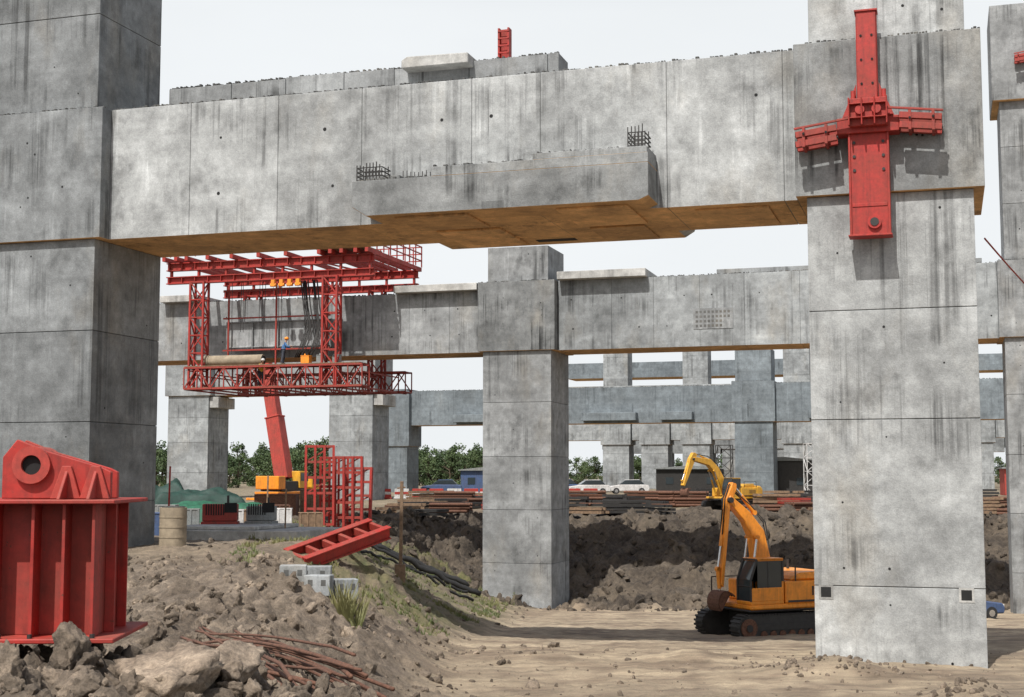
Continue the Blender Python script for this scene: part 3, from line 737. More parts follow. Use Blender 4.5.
# ------------------------------------------------------------------ red anchor frame
def seat():
    X,Y=-4.10,14.0
    e=thing('steel_anchor_frame','red ribbed steel anchor frame with a ringed lifting plate','steel frame',(X,Y,3.5),math.radians(3))
    mb=MB(); mb.box(-2.4,-.02,.16,.22,.12,1.42); mb.box(-2.4,-.02,1.1,1.16,.12,1.42)
    mb.box(-.06,-.02,.22,1.1,.12,1.42); mb.obj('web_wall',[RED2],e,.006)
    for x in (-.03,-.32,-.62,-1.0,-1.45,-2.0):
        mb=MB(); mb.box(x-.016,x+.016,-.1,.158,.121,1.419); mb.obj('rib',[RED],e,.003)
    for y in (.4,.95):
        mb=MB(); mb.box(-.018,.08,y-.016,y+.016,.121,1.419); mb.obj('rib',[RED],e,.003)
    mb=MB(); mb.box(-2.6,.22,-.24,1.4,.075,.12); mb.obj('base_flange',[RED],e,.008)
    mb=MB(); mb.box(-2.6,.19,-.2,1.4,1.42,1.46); mb.obj('top_flange',[RED],e,.008)
    for x in (-2.3,-1.2,-.3):
        for y in (.15,1.05):
            mb=MB(); mb.box(x-.1,x+.1,y-.1,y+.1,-.5,.073); mb.obj('foot',[STL],e,.01)
    z=1.465
    for y in (.32,.62):
        mb=MB()
        mb.prism([(-1.06,z),(-1.06,z+.42),(-.92,z+.60),(-.62,z+.48),(-.05,z+.31),(.03,z+.27),(.03,z)],y,y+.08)
        mb.obj('lifting_plate',[RED],e,.008)
    mb=MB(); 
    c=(-.76,z+.34)
    n=28; vs=[];fs=[]
    for y in (.26,.78):
        for r in (.19,.1):
            for k in range(n):
                t=2*math.pi*k/n; vs.append((c[0]+r*math.cos(t),y,c[1]+r*math.sin(t)))
    def q(a,b):
        for k in range(n): fs.append((a*n+k,a*n+(k+1)%n,b*n+(k+1)%n,b*n+k))
    q(0,1);q(1,3);q(3,2);q(2,0)
    mb.add(vs,fs); mb.cyl((c[0],.315,c[1]),(c[0],.31,c[1]),.1,n=20,mat=1)
    mb.obj('ring',[REDB,HOLE],e)
    for x in (-.40,-.11):
        mb=MB(); mb.prism([(x-.16,z),(x+.14,z),(x+.04,z+.33),(x-.05,z+.33)],.26,.31); mb.obj('gusset',[REDB],e,.005)
        mb=MB(); mb.add([(x-.016,-.05,z),(x+.016,-.05,z),(x+.016,.25,z),(x-.016,.25,z),(x-.016,.12,z+.16),(x+.016,.12,z+.16),(x+.016,.25,z+.28),(x-.016,.25,z+.28)],
               [(0,3,2,1),(4,5,6,7),(0,1,5,4),(1,2,6,5),(2,3,7,6),(3,0,4,7)])
        mb.obj('gusset',[RED],e,.005)
    for k in range(9):
        mb=MB(); mb.cyl((-2.4+k*.3,-.17,.12),(-2.4+k*.3,-.17,.16),.025,n=6); mb.obj('bolt',[STL],e)
seat()
# ------------------------------------------------------------------ rebar rods
rods=[((-5.9,27.0),(-1.75,15.4)),((-5.5,27.3),(-1.6,16.0)),((-5.6,25.4),(-2.05,15.0)),((-5.1,26.1),(-1.85,14.8)),((-5.5,24.7),(-1.95,16.0)),((-4.9,24.7),(-1.65,15.4)),((-4.9,25.4),(-2.25,14.7)),((-4.7,22.6),(-1.55,16.4)),((-4.6,26.0),(-1.8,15.8)),((-5.2,23.2),(-2.45,14.7)),((-4.3,20.0),(-1.75,15.9)),((-5.4,28.4),(-1.45,16.6)),((-4.0,22.0),(-1.75,14.8)),((-5.5,24.1),(-1.9,15.3)),((-4.3,24.2),(-1.45,17.2)),((-5.8,24.9),(-2.6,15.5)),((-4.6,20.9),(-2.1,15.1)),((-4.8,19.5),(-2.0,15.7))]
for i,(a,b) in enumerate(rods):
    n=30; pts=[]; bow=R.uniform(-.45,.45); bow2=R.uniform(-.12,.12)
    A=Vector(a);B=Vector(b)+Vector((.2,-.2));d=(B-A).normalized();pr=Vector((-d.y,d.x))
    for k in range(n+1):
        t=k/n; p=A+(B-A)*t+pr*(bow*math.sin(math.pi*t)+bow2*math.sin(2*math.pi*t))*.6
        pts.append(p)
    hs=[H(p.x,p.y) for p in pts]
    mx=max(0,max(hs[k]-(hs[0]+(hs[-1]-hs[0])*k/n) for k in range(n+1)))
    P3=[]
    for k,(p,h_) in enumerate(zip(pts,hs)):
        ch=hs[0]+(hs[-1]-hs[0])*k/n+mx*.75*math.sin(math.pi*k/n)
        P3.append((p.x,p.y,max(ch,h_-.02)+.09+.045*(i%5)+(.25*(k/n)**4 if i%4==0 else 0)))
    z_=[q[2] for q in P3]; z2=[sum(z_[max(0,k-4):k+5])/len(z_[max(0,k-4):k+5]) for k in range(n+1)]
    P3=[(q[0],q[1],z) for q,z in zip(P3,z2)]
    o0=Vector(P3[0]); mb=MB(); mb.tube([Vector(p)-o0 for p in P3],.020+.005*(i%2),6)
    o=mb.obj('rebar_rod',[RUST],loc=o0); meta(o,'rusty bent steel reinforcing rod lying on the dirt','reinforcing rod','rusty rods in a loose bundle')
# ------------------------------------------------------------------ excavator
def excavator(loc,rz,label,body,boomp,sc=1.0,tag=True,bw=.2,sw=.15):
    e=thing('excavator',label,'excavator',loc,rz,None,sc)
    for sy in (-1,1):
        yc=sy*1.25
        prof=[]
        for k in range(9):
            t=math.pi/2+math.pi*k/8; prof.append((-1.95+.46*math.cos(t),.46+.46*math.sin(t)))
        for k in range(9):
            t=-math.pi/2+math.pi*k/8; prof.append((1.95+.46*math.cos(t),.46+.46*math.sin(t)))
        mb=MB(); mb.prism(prof,yc-.27,yc+.27,0)
        for k in range(30):
            x=-1.95+3.9*k/29
            mb.box(x-.04,x+.04,yc-.3,yc+.3,.91,.96); mb.box(x-.04,x+.04,yc-.3,yc+.3,-.03,.02)
        for s2 in (-1,1):
            for k in range(1,9):
                t=-math.pi/2+math.pi*k/9; M=Matrix.Translation((s2*1.95,yc,.46))@Matrix.Rotation(-t if s2>0 else math.pi+t,4,'Y')
                mb.box(.44,.51,-.3,.3,-.04,.04,0,0,M)
        tr=mb.obj('track',[STL],e,.0)
        for x in (-1.95,1.95):
            mb=MB(); mb.cyl((x,yc+sy*.26,.46),(x,yc+sy*.32,.46),.36,n=18); mb.cyl((x,yc+sy*.3,.46),(x,yc+sy*.36,.46),.14,n=12,mat=1); mb.obj('sprocket',[RUST,STL],tr)
        for k in range(7):
            mb=MB(); x=-1.3+k*.43; mb.cyl((x,yc+sy*.26,.2),(x,yc+sy*.31,.2),.14,n=12); mb.obj('roller',[RUST,STL],tr)
        mb=MB(); mb.box(-1.6,1.6,yc+sy*.29-.02,yc+sy*.29+.02,.36,.6); mb.obj('track_frame',[STL],tr)
    mb=MB(); mb.box(-1.2,1.2,-1,1,.5,.92); mb.cyl((0,0,.9),(0,0,1.08),.75,n=24); mb.obj('undercarriage',[STL],e,.03)
    mb=MB()
    mb.box(-2.2,1.85,-1.45,1.45,1.02,1.12,1)
    mb.box(-2.2,1.8,-1.47,1.47,1.12,1.32,0)
    mb.box(-2.18,.2,.1,1.47,1.322,2.16); mb.box(-2.15,.9,-1.45,-.35,1.322,2.12)
    mb.box(-2.1,-.2,-.33,.1,1.322,1.95)
    mb.obj('house',[body,STL],e,.08)
    pr=[(-2.21,1.05),(-2.7,1.05),(-2.95,1.2),(-3.1,1.5),(-3.12,1.85),(-3.0,2.12),(-2.75,2.28),(-2.21,2.34)]
    mb=MB(); mb.prism(pr,-1.47,1.47,0); cw=mb.obj('counterweight',[body],e,.16); cw.modifiers[0].segments=3
    mb=MB(); mb.prism([(-2.1,2.17),(-.1,2.17),(-.3,2.34),(-.6,2.46),(-1.9,2.5)],-1.2,1.35,0); mb.obj('engine_hood',[body,STL],e,.07)
    mb=MB()
    for k in range(6): mb.box(-1.9+k*.16,-1.82+k*.16,1.472,1.482,1.6,1.95,0)
    mb.box(-2.7,.1,1.473,1.483,1.36,1.44,0); mb.obj('side_grille',[STL],e)
    mb=MB(); mb.cyl((-1.4,-.6,2.4),(-1.4,-.6,2.85),.06,n=10); mb.obj('exhaust',[STL],e)
    mb=MB(); x0,x1,y0,y1,z0,z1=.28,1.8,.48,1.45,1.323,3.05
    def post(x,y,za,zb_,w=.08): mb.box(x-w/2,x+w/2,y-w/2,y+w/2,za,zb_,1)
    mb.box(x0,x1,y0,y1,z0,z0+.12,0); mb.box(x0,x1-.3,y0,y1,z1-.1,z1,0)
    mb.box(x0,x0+.08,y0,y1,z0+.12,z0+.85,0); mb.box(x0+.08,x1-.04,y1-.05,y1,z0+.12,z0+.62,0); mb.box(x0+.08,x1-.04,y0,y0+.05,z0+.12,z0+.8,0)
    for y in (y0+.04,y1-.04):
        post(x0+.04,y,z0+.85,z1-.1,.1); post(x0+.72,y,z0+.5,z1-.1,.07)
        mb.bar((x1-.04,y,z0+.1),(x1-.04,y,2.25),.08,mat=1); mb.bar((x1-.04,y,2.25),(x1-.33,y,z1-.04),.08,mat=1)
        mb.bar((x0,y,z1-.05),(x1-.33,y,z1-.05),.08,mat=0)
    mb.bar((x1-.04,y0,2.0),(x1-.04,y1,2.0),.05,mat=1); mb.bar((x1-.33,y0,z1-.05),(x1-.33,y1,z1-.05),.08,mat=1)
    cab=mb.obj('cab',[body,STL],e,.015)
    mb=MB(); mb.box(x0+.08,x1-.33,y1-.035,y1-.02,z0+.62,z1-.1); mb.box(x0+.08,x1-.33,y0+.02,y0+.035,z0+.8,z1-.1)
    mb.add([(x1-.05,y0+.05,z0+.12),(x1-.05,y1-.05,z0+.12),(x1-.05,y1-.05,2.25),(x1-.05,y0+.05,2.25),(x1-.33,y1-.05,z1-.08),(x1-.33,y0+.05,z1-.08)],[(0,1,2,3),(3,2,4,5)])
    mb.box(x0+.03,x0+.04,y0+.06,y1-.06,z0+.85,z1-.1)
    mb.obj('window',[GLS],cab)
    mb=MB(); mb.box(x0+.3,x0+.75,.75,1.15,z0+.12,z0+.5); mb.box(x0+.25,x0+.38,.75,1.15,z0+.5,z0+1.1); mb.obj('operator_seat',[RUBB],cab,.03)
    mb=MB()
    mb.bar((-2.1,1.4,2.1),(-2.1,1.4,2.7),.04);mb.bar((-.3,1.4,2.1),(-.3,1.4,2.7),.04);mb.bar((-2.1,1.4,2.7),(-.3,1.4,2.7),.04)
    mb.obj('handrail',[STL],e)
    mb=MB(); mb.bar((1.7,-1.4,1.3),(1.7,-1.4,2.2),.04);mb.bar((.2,-1.4,2.2),(1.7,-1.4,2.2),.04); mb.obj('handrail',[STL],e)
    B=boomp; 
    mb=MB(); mb.prism(B['boom'],-bw,bw,0); mb.cyl((B['boom'][0][0],-.3,B['boom'][0][1]),(B['boom'][0][0],.3,B['boom'][0][1]),.12,n=12)
    mb.obj('boom',[body],e,.03)
    mb=MB(); mb.prism(B['stick'],-sw,sw,0); mb.cyl((B['pv'][0],-.3,B['pv'][1]),(B['pv'][0],.3,B['pv'][1]),.11,n=12,mat=1); mb.obj('stick',[body,STL],e,.02)
    bx,bz=B['bk']
    bp=[]
    for k in range(9):
        t=math.radians(B.get('br',100)+k*22); bp.append((bx+.36*math.cos(t),bz+.44*math.sin(t)))
    inn=[(bx+(x-bx)*.9,bz+(z-bz)*.9) for x,z in bp][::-1]
    mb=MB(); mb.prism(bp+inn,-.42,.42,0)
    for y in (-.42,.38): mb.prism(bp,y,y+.04,0)
    tx,tz=bp[-1]; t0=math.radians(B.get('br',100)+8*22+90)
    for k in range(5):
        y=-.36+k*.18; mb.bar((tx,y,tz),(tx+.25*math.cos(t0),y,tz+.25*math.sin(t0)),.07,.05)
    mb.obj('bucket',[RUST],e,.01)
    for (p,q,yy) in B['cyl']:
        for y in ((-.32,.32) if yy else (0,)):
            P=Vector((p[0],y,p[1]));Q=Vector((q[0],y,q[1])); m=P.lerp(Q,.62)
            mb=MB(); mb.cyl(P,m,.08,n=12); mb.cyl(m,Q,.045,n=10,mat=1); mb.cyl(P-Vector((0,.08,0)),P+Vector((0,.08,0)),.1,n=10); mb.cyl(Q-Vector((0,.08,0)),Q+Vector((0,.08,0)),.09,n=10)
            mb.obj('hydraulic_cylinder',[body,CHR],e)
    for y in (.07,-.07):
        mb=MB(); mb.tube([(x,y,z+.12) for x,z in B['hose']],.025,6); mb.obj('hydraulic_hose',[RUBB],e)
    return e
def sx(L): return [(x if x<.9 else .9+(x-.9)*.62,z) for x,z in L]
armA=dict(boom=sx([(.25,1.7),(-.02,3.0),(.25,4.05),(.9,4.78),(2.35,5.44),(2.5,5.3),(2.35,5.10),(1.3,4.40),(.82,3.75),(.6,1.8)]),
 stick=sx([(1.8,5.74),(2.12,5.95),(2.62,5.3),(3.08,2.0),(2.9,1.9),(2.32,5.0)]),pv=sx([(2.4,5.25)])[0],
 bk=sx([(3.0,1.35)])[0],br=-50,cyl=[(*sx([(1.2,1.5),(.7,3.8)]),True),(*sx([(.6,4.75),(1.92,5.82)]),False),(*sx([(2.55,4.9),(3.18,2.6)]),False),(*sx([(3.18,2.6),(3.0,1.4)]),False)],
 hose=sx([(.2,2.2),(-.08,3.1),(.12,4.25),(.8,4.92),(1.8,5.42),(2.3,5.75),(2.65,5.2),(2.88,3.8)]))
p=(10.05,55.6)
excavator((p[0],p[1],H(*p,False)-.02),math.atan2(-.42,-.907),'orange crawler excavator with folded boom parked beside a pier',ORG,armA,1.0)
armB=dict(boom=[(.6,1.6),(.8,2.6),(1.9,4.0),(3.0,4.75),(5.4,4.95),(5.6,4.75),(5.4,4.6),(3.3,4.2),(2.4,3.5),(1.3,1.8)],
 stick=[(4.9,5.2),(5.4,5.35),(5.9,4.8),(6.9,2.4),(6.7,2.3),(5.3,4.5)],pv=(5.5,4.75),bk=(6.4,1.7),br=-70,
 cyl=[((1.7,1.5),(2.7,3.7),True),((3.0,4.7),(5.1,5.25),False),((6.0,4.5),(6.9,2.8),False)],hose=[(.6,2),(.9,3),(2,4.2),(3.2,4.9),(5,5.1),(5.6,5)])
excavator((18.3,118,H(18.3,118,False)-.1),math.pi+.75,'yellow crawler excavator reaching over the edge of the pit',YEL,armB,.9,False,.24,.18)
# ------------------------------------------------------------------ crane
def crane():
    X,Y=-19.2,121
    e=thing('mobile_crane','orange mobile crane with raised red telescopic boom','crane',(X,Y,H(X,Y,False)),math.radians(70),None,.85)
    mb=MB(); mb.box(-4.5,4.5,-1.3,1.3,.9,1.5); mb.box(-4.5,4.5,-1.35,1.35,1.5,1.65); 
    for x in (-3.8,3.8): mb.box(x-.15,x+.15,-2.6,2.6,.8,1.05); 
    mb.obj('chassis',[ORG],e,.04)
    for x in (-3.2,-1.8,1.6,3.0):
        for y in (-1.2,1.2):
            mb=MB(); mb.cyl((x,y-.2,.55),(x,y+.2,.55),.55,n=18); mb.cyl((x,y-.22,.55),(x,y+.22,.55),.25,n=12,mat=1); mb.obj('wheel',[RUBB,YEL],e)
    mb=MB(); mb.prism([(2.6,1.66),(4.5,1.66),(4.5,2.4),(4.2,3.1),(2.6,3.1)],-1.25,-.1); mb.obj('driver_cab',[YEL],e,.05)
    mb=MB(); mb.prism([(2.8,2.35),(4.4,2.35),(4.15,3.0),(2.8,3.0)],-1.27,-.08); mb.obj('window',[GLS],e)
    mb=MB(); mb.box(-3.6,1.2,-1.2,1.2,1.7,2.7,1); mb.box(-4.4,-3.0,-1.3,1.3,1.9,3.2,0); mb.obj('superstructure',[ORG,STL],e,.06)
    mb=MB(); mb.box(-.2,1.5,-1.35,-.4,2.0,3.7); mb.obj('operator_cab',[YEL],e,.05)
    mb=MB(); mb.box(0,1.52,-1.37,-.38,2.7,3.5); mb.obj('window',[GLS],e)
    mb=MB(); p=Vector((-.6,.2,2.9)); d=Vector((.05,.22,1)).normalized()
    for k,(a,b,w) in enumerate(((0,6.5,1.35),(6.3,11.5,1.1),(11.3,15,.85))):
        mb.bar(p+d*a,p+d*b,w,w*1.1); mb.bar(p+d*(b-.15),p+d*b,w+.14,w*1.1+.14)
    mb.obj('boom',[REDB],e,.03)
    mb=MB(); mb.cyl(Vector((1.8,.2,2.6)),p+d*4.6,.16,n=12); mb.obj('lift_cylinder',[CHR],e)
crane()
# ------------------------------------------------------------------ red ladder racks
def panel(loc,rz,tilt,label,w=1.55,h=4.4,n=5):
    e=bpy.data.objects.new('ladder_rack',None); col.objects.link(e); e.location=loc; e.rotation_euler=(tilt,0,rz); meta(e,label,'steel rack','red steel ladder racks')
    for x in (0,w/3,w*2/3,w):
        mb=MB(); mb.bar((x,0,0),(x,0,h),.13,.28); mb.obj('upright',[RED],e)
    mb=MB()
    for k in range(n+1): mb.bar((0,0,.06+(h-.12)*k/n),(w,0,.06+(h-.12)*k/n),.14,.14)
    for k in range(0,n,2): mb.bar((0,.03,(h)*k/n),(w,.03,h*(k+1)/n),.07)
    mb.obj('rungs',[RED2],e)
    return e
for i,(x,y,rz,t) in enumerate(((-11.6,79,.15,-.05),(-10.0,79.6,-.1,.04),(-11.0,80.8,.1,.08),(-9.7,81.2,-.2,-.08))):
    panel((x,y,H(x,y)-.1),rz,t,'red steel ladder rack propped upright in the yard',h=4.5-.15*i)
def lying():
    a=Vector((-7.3,47.6,2.2)); b=Vector((-4.7,50.2,3.15))
    d=(b-a); L=d.length; yaw=math.atan2(d.y,d.x); pitch=-math.asin(d.z/L)
    e=bpy.data.objects.new('steel_channel_frame',None); col.objects.link(e); e.location=a; e.rotation_euler=(math.radians(14),pitch,yaw); meta(e,'red steel channel frame lying tilted on the dirt','steel frame')
    for y in (-.5,.5):
        mb=MB(); mb.box(0,L,y-.03,y+.03,0,.36); mb.box(0,L,y-.13,y+.13,.36,.41); mb.box(0,L,y-.12,y+.12,-.04,0)
        mb.obj('side_rail',[RED],e,.01)
    for k in range(6):
        mb=MB(); x=.1+(L-.2)*k/5; mb.box(x-.07,x+.07,-.468,.468,.075,.34); mb.obj('cross_member',[RED2],e,.01)
lying()
# ------------------------------------------------------------------ yard props
def hz(x,y): return H(x,y,False)
mb=MB(); mb.box(-2.8,3.0,-2.3,2.3,-.6,.4); mb.box(-2.4,1.0,-2.0,2.0,.402,.55,0,.1)
o=mb.obj('concrete_slab',[CD],loc=(-10.4,57,hz(-10.4,57)),rz=ANG,bevel=.03); meta(o,'low pale concrete foundation slab set in the dirt','concrete slab')
mb=MB(); mb.cyl((0,0,-.1),(0,0,1.4),.47,n=28); mb.cyl((0,0,1.4),(0,0,1.44),.40,n=28,mat=1)
for z in (.35,.7,1.05): mb.cyl((0,0,z),(0,0,z+.04),.485,n=28)
o=mb.obj('concrete_cylinder',[TAN,CR],loc=(-11.9,49.5,hz(-11.9,49.5)),bevel=.01); meta(o,'tan concrete cylinder standing upright on the dirt','concrete cylinder')
for i,(x,y,w,rz) in enumerate(((-5.75,37.2,.7,.1),(-5.05,37.0,.7,-.12),(-4.4,37.4,.62,.3),(-5.3,38.0,.9,.05))):
    mb=MB(); mb.box(-w/2,w/2,-.22,.22,-.2,.34)
    for sx_ in (-.25,.25): mb.box(w*sx_-.08,w*sx_+.08,-.225,.225,.05,.24,1)
    o=mb.obj('concrete_block',[CP,CR],loc=(x,y,H(x,y)+.05),rz=rz,bevel=.02); meta(o,'grey concrete block dumped on the dirt edge','concrete block','grey concrete blocks')
def generator(x,y,rz,m,label,w=1.9,d=1.0,h=1.1,zo=.5):
    e=thing('generator',label,'generator',(x,y,hz(x,y)+zo),rz)
    mb=MB(); mb.box(-w/2,w/2,-d/2,d/2,.15,h); mb.box(-w/2-.05,w/2+.05,-d/2-.05,d/2+.05,0,.14); mb.obj('casing',[m],e,.03)
    mb=MB()
    for k in range(8): mb.box(-w*.4+k*.1,-w*.4+k*.1+.05,-d/2-.012,-d/2,.4,.85)
    mb.box(.2,.7,-d/2-.015,-d/2,.5,.9); mb.obj('vent',[HOLE],e)
    mb=MB(); mb.cyl((.3,0,h),(.3,0,h+.35),.05,n=8); mb.obj('exhaust',[STL],e)
generator(-12.0,58,.1,RED2,'dusty red generator standing on the concrete slab',1.4,.8,.85,.52)
generator(-10.4,58.5,-.2,GRYP,'grey compressor standing on the slab',1.1,.7,.75,.52)
crates=((-13.4,66,1.6,.9,WHT,'white site crate on the yard'),(-14.5,63,1.0,1.0,GRYP,'grey storage crate on the yard'),(-10.3,72,1.1,.8,WOOD,'wooden crate on the yard'),(-15.4,60,1.3,.9,BLU,'blue storage crate on the yard'),(-11.4,70,.9,.9,WHT,'white site crate on the yard'),(-12.5,74,1.5,1.0,RUST,'rusty steel crate on the yard'),(-14.2,72,1.8,.8,WOOD,'wooden crate on the yard'),(-16.8,68,1.2,1.1,GRYP,'grey storage crate on the yard'),(-17.5,105,3,1.6,RUST,'rusty steel crate on the yard'),(-15,108,2.4,1.9,WOOD,'wooden crate on the yard'))
for i,(x,y,w,h,m,l) in enumerate(crates):
    mb=MB(); mb.box(-w/2,w/2,-w*.35,w*.35,-.1,h)
    for k in range(4): xx=-w/2+w*k/3; mb.box(xx-.04,xx+.04,-w*.35-.03,-w*.35,0,h+.02)
    mb.box(-w/2-.03,w/2+.03,-w*.37,w*.37,h,h+.06)
    o=mb.obj('storage_crate',[m],loc=(x,y,hz(x,y)+.02),rz=R.uniform(-.3,.3),bevel=.015); meta(o,l,'crate','storage crates')
def tarp(x,y,w,d,h,m,label,seed):
    n=34; vs=[];fs=[]
    for j in range(n+1):
        for i in range(n+1):
            a=i/n*2-1;b=j/n*2-1
            r=max(abs(a),abs(b)); hh=h*(1-r**5)*(.85+.25*noise.noise(Vector((a*2.4,b*2,seed))))+.14*noise.fractal(Vector((a*6,b*6,seed)),.8,2,4)*(1-r*.6)
            vs.append((a*w/2,b*d/2,hh))
    for j in range(n):
        for i in range(n): fs.append((j*(n+1)+i,j*(n+1)+i+1,(j+1)*(n+1)+i+1,(j+1)*(n+1)+i))
    mb=MB(); mb.add(vs,fs,0,0,True); o=mb.obj('tarpaulin',[m],loc=(x,y,hz(x,y)),rz=.2,fixn=False); meta(o,label,'tarpaulin')
tarp(-16.8,80,7.4,4,1.25,GREEN,'green tarpaulin draped over stacked materials',1)
tarp(-18.6,84,6.2,2.5,2.0,DGREEN,'black tarpaulin covering a heap',5)
tarp(-22.5,88,5,3,2.6,DGREEN,'dark green tarpaulin shelter over a heap',9)
for i,(x,y,h,w) in enumerate(((-4.75,60,4.2,.14),(-12.2,70,2.6,.08),(-13.8,56.5,2.9,.07),(-9.2,57,2.0,.06))):
    mb=MB(); mb.bar((0,0,-1.4),(.05,0,h),w,w)
    if i==0: mb.box(-.22,.22,-.2,.2,-.2,.7); mb.bar((-.15,0,h-.3),(.2,0,h-.25),.07)
    o=mb.obj('post',[WOOD if i!=2 else RED],loc=(x,y,hz(x,y)),rz=.1*i,bevel=.01); meta(o,'weathered wooden post standing in the dirt' if i!=2 else 'thin red marker post standing in the dirt','post')
def hose(p0,p1,r,wob,label,seed):
    pts=[]; n=34
    for k in range(n):
        t=k/(n-1); x=p0[0]+(p1[0]-p0[0])*t+wob*math.sin(t*7+seed); y=p0[1]+(p1[1]-p0[1])*t; pts.append([x,y,H(x,y)])
    zz=[p[2] for p in pts]
    for k in range(n): pts[k][2]=max(zz[max(0,k-1):k+2])+r+.06
    o0=Vector(pts[0]); mb=MB(); mb.tube([Vector(p)-o0 for p in pts],r,8); o=mb.obj('hose',[RUBB],loc=o0); meta(o,label,'hose','black hoses on the slope')
hose((-9.5,76),(-2.0,80),.15,.3,'thick black hose running down the dirt slope',0)
hose((-7.5,66),(-2.2,72),.07,.5,'thin black hose lying across the slope',2)
hose((-9.0,72),(-2,76),.08,.4,'thin black hose lying across the slope',4)
hose((-10.5,82),(-3,84),.15,.4,'thick black hose running down the dirt slope',1)
for i in range(15):
    x=-16+i*1.7+R.uniform(-.1,.1); y=139+i*.1
    e=thing('barrier','red and white plastic site barrier' ,'barrier',(x,y,hz(x,y)),.06,'red and white site barriers')
    mb=MB(); mb.prism([(-.75,0),(.75,0),(.7,1.0),(-.7,1.0)],-.12,.12); mb.box(-.8,.8,-.28,.28,0,.15); mb.obj('panel',[RED if i%3 else WHT],e,.03)
    mb=MB(); mb.box(-.7,.7,-.14,-.125,.45,.7); mb.obj('stripe',[WHT if i%3 else RED],e)
def car(loc,rz,m,label):
    e=thing('parked_car',label,'car',loc,rz,'cars parked in the site yard')
    mb=MB(); mb.prism([(-2.15,.3),(2.15,.3),(2.2,.6),(2.05,.82),(1.1,.95),(.95,1.0),(-1.6,1.0),(-2.1,.95),(-2.2,.6)],-.88,.88); mb.obj('body',[m],e,.06)
    mb=MB(); mb.prism([(-1.7,1.0),(1.05,1.0),(.4,1.45),(-1.2,1.47)],-.76,.76); mb.obj('window',[GLS],e,.05)
    mb=MB(); mb.prism([(-1.25,1.475),(.42,1.455),(.3,1.52),(-1.1,1.54)],-.7,.7); mb.obj('roof',[m],e,.03)
    for x in (-1.35,1.35):
        for y in (-.82,.82):
            mb=MB(); mb.cyl((x,y-.1,.33),(x,y+.1,.33),.33,n=16); mb.cyl((x,y-.115,.33),(x,y+.115,.33),.18,n=10,mat=1); mb.obj('wheel',[RUBB,CHR],e)
    for y in (-.6,.6):
        mb=MB(); mb.box(2.12,2.2,y-.2,y+.2,.62,.76); mb.obj('headlight',[WHT],e,.02)
for i,(x,y,m,l) in enumerate(((8.0,147,WHT,'dusty white parked car'),(12.4,150,WHT,'dusty white parked car'),(5.2,154,BLU,'dark blue parked car'),(-7.5,150,BLU,'dark blue parked car'))):
    car((x,y,hz(x,y)+.3),R.choice([0,3.14])+R.uniform(-.5,.5),m,l+' standing in the site yard')
car((23.0,73,hz(23.0,73)),.3,BLU,'dark blue car half hidden by a pier')
for i in range(95):
    x=R.uniform(-9,46); y=R.uniform(107,134); L=R.uniform(1.5,5); 
    if abs(x-16)<5 and y<122: continue
    kind=R.choice(['timber_stack','steel_pipe_stack','steel_beam_stack']); z=hz(x,y)
    mb=MB(); rows=R.randint(2,5)
    for r_ in range(rows):
        for c_ in range(5-r_//2):
            yy=c_*.32+ (r_%2)*.1; zz=.16+r_*.27
            if kind=='steel_pipe_stack': mb.cyl((-L/2,yy,zz),(L/2+R.uniform(-.2,.2),yy,zz),.13,n=10)
            else: mb.bar((-L/2,yy,zz),(L/2+R.uniform(-.3,.3),yy+R.uniform(-.1,.1),zz),.2,.2,0,R.uniform(-.2,.2))
    m={'timber_stack':WOOD,'steel_pipe_stack':RUST,'steel_beam_stack':RED2 if i%9==0 else STL}[kind]
    o=mb.obj(kind,[m],loc=(x,y,z),rz=R.uniform(-.7,.7)); meta(o,{'timber_stack':'stack of weathered timber planks at the pit edge','steel_pipe_stack':'stack of rusty steel pipes at the pit edge','steel_beam_stack':'stack of steel beams at the pit edge'}[kind],'material stack','stacked building materials')
def hut(x,y,w,d,h,rz,m,label):
    e=thing('site_hut',label,'site hut',(x,y,hz(x,y)),rz,'site huts')
    mb=MB(); mb.box(-w/2,w/2,-d/2,d/2,0,h)
    k=0
    while k*.3<w: mb.box(-w/2+k*.3,-w/2+k*.3+.1,-d/2-.03,-d/2,.1,h-.1); k+=1
    mb.obj('wall',[m],e)
    mb=MB(); mb.prism([(-w/2-.3,h),(w/2+.3,h),(w/2+.3,h+.12),(0,h+.5),(-w/2-.3,h+.12)],-d/2-.4,d/2+.3); mb.obj('roof',[GRYP],e)
    mb=MB(); mb.box(-.45,.45,-d/2-.05,-d/2-.035,0,2.0); mb.obj('door',[STL],e)
    for s_ in (-1,1):
        mb=MB(); mb.box(s_*w*.3-.5,s_*w*.3+.5,-d/2-.05,-d/2-.035,1.0,1.9); mb.obj('window',[GLS],e)
hut(37,150,6,4,2.8,-.2,GRYP,'grey site hut with pitched roof')
hut(34,176,7,4,4.0,-.2,STL,'dark storage shed under the viaduct')
hut(-3,185,7,4,2.8,-.1,BLU,'blue site hut near the viaduct')
hut(24,190,9,4,3.0,-.1,STL,'dark storage shed under the viaduct')
hut(60,160,8,4,3,-.2,REDB,'faded red site hut')
for i,(x,y) in enumerate(((38,132),(42,135),(36,140),(29,138),(22,150))):
    mb=MB(); lattice(mb,(0,0,0),(1.6,1.6,5.5),2,4,.09); o=mb.obj('scaffold_tower',[WHT if i%2 else STL],loc=(x,y,hz(x,y))); meta(o,'light steel scaffold tower in the yard','scaffold','scaffold towers')
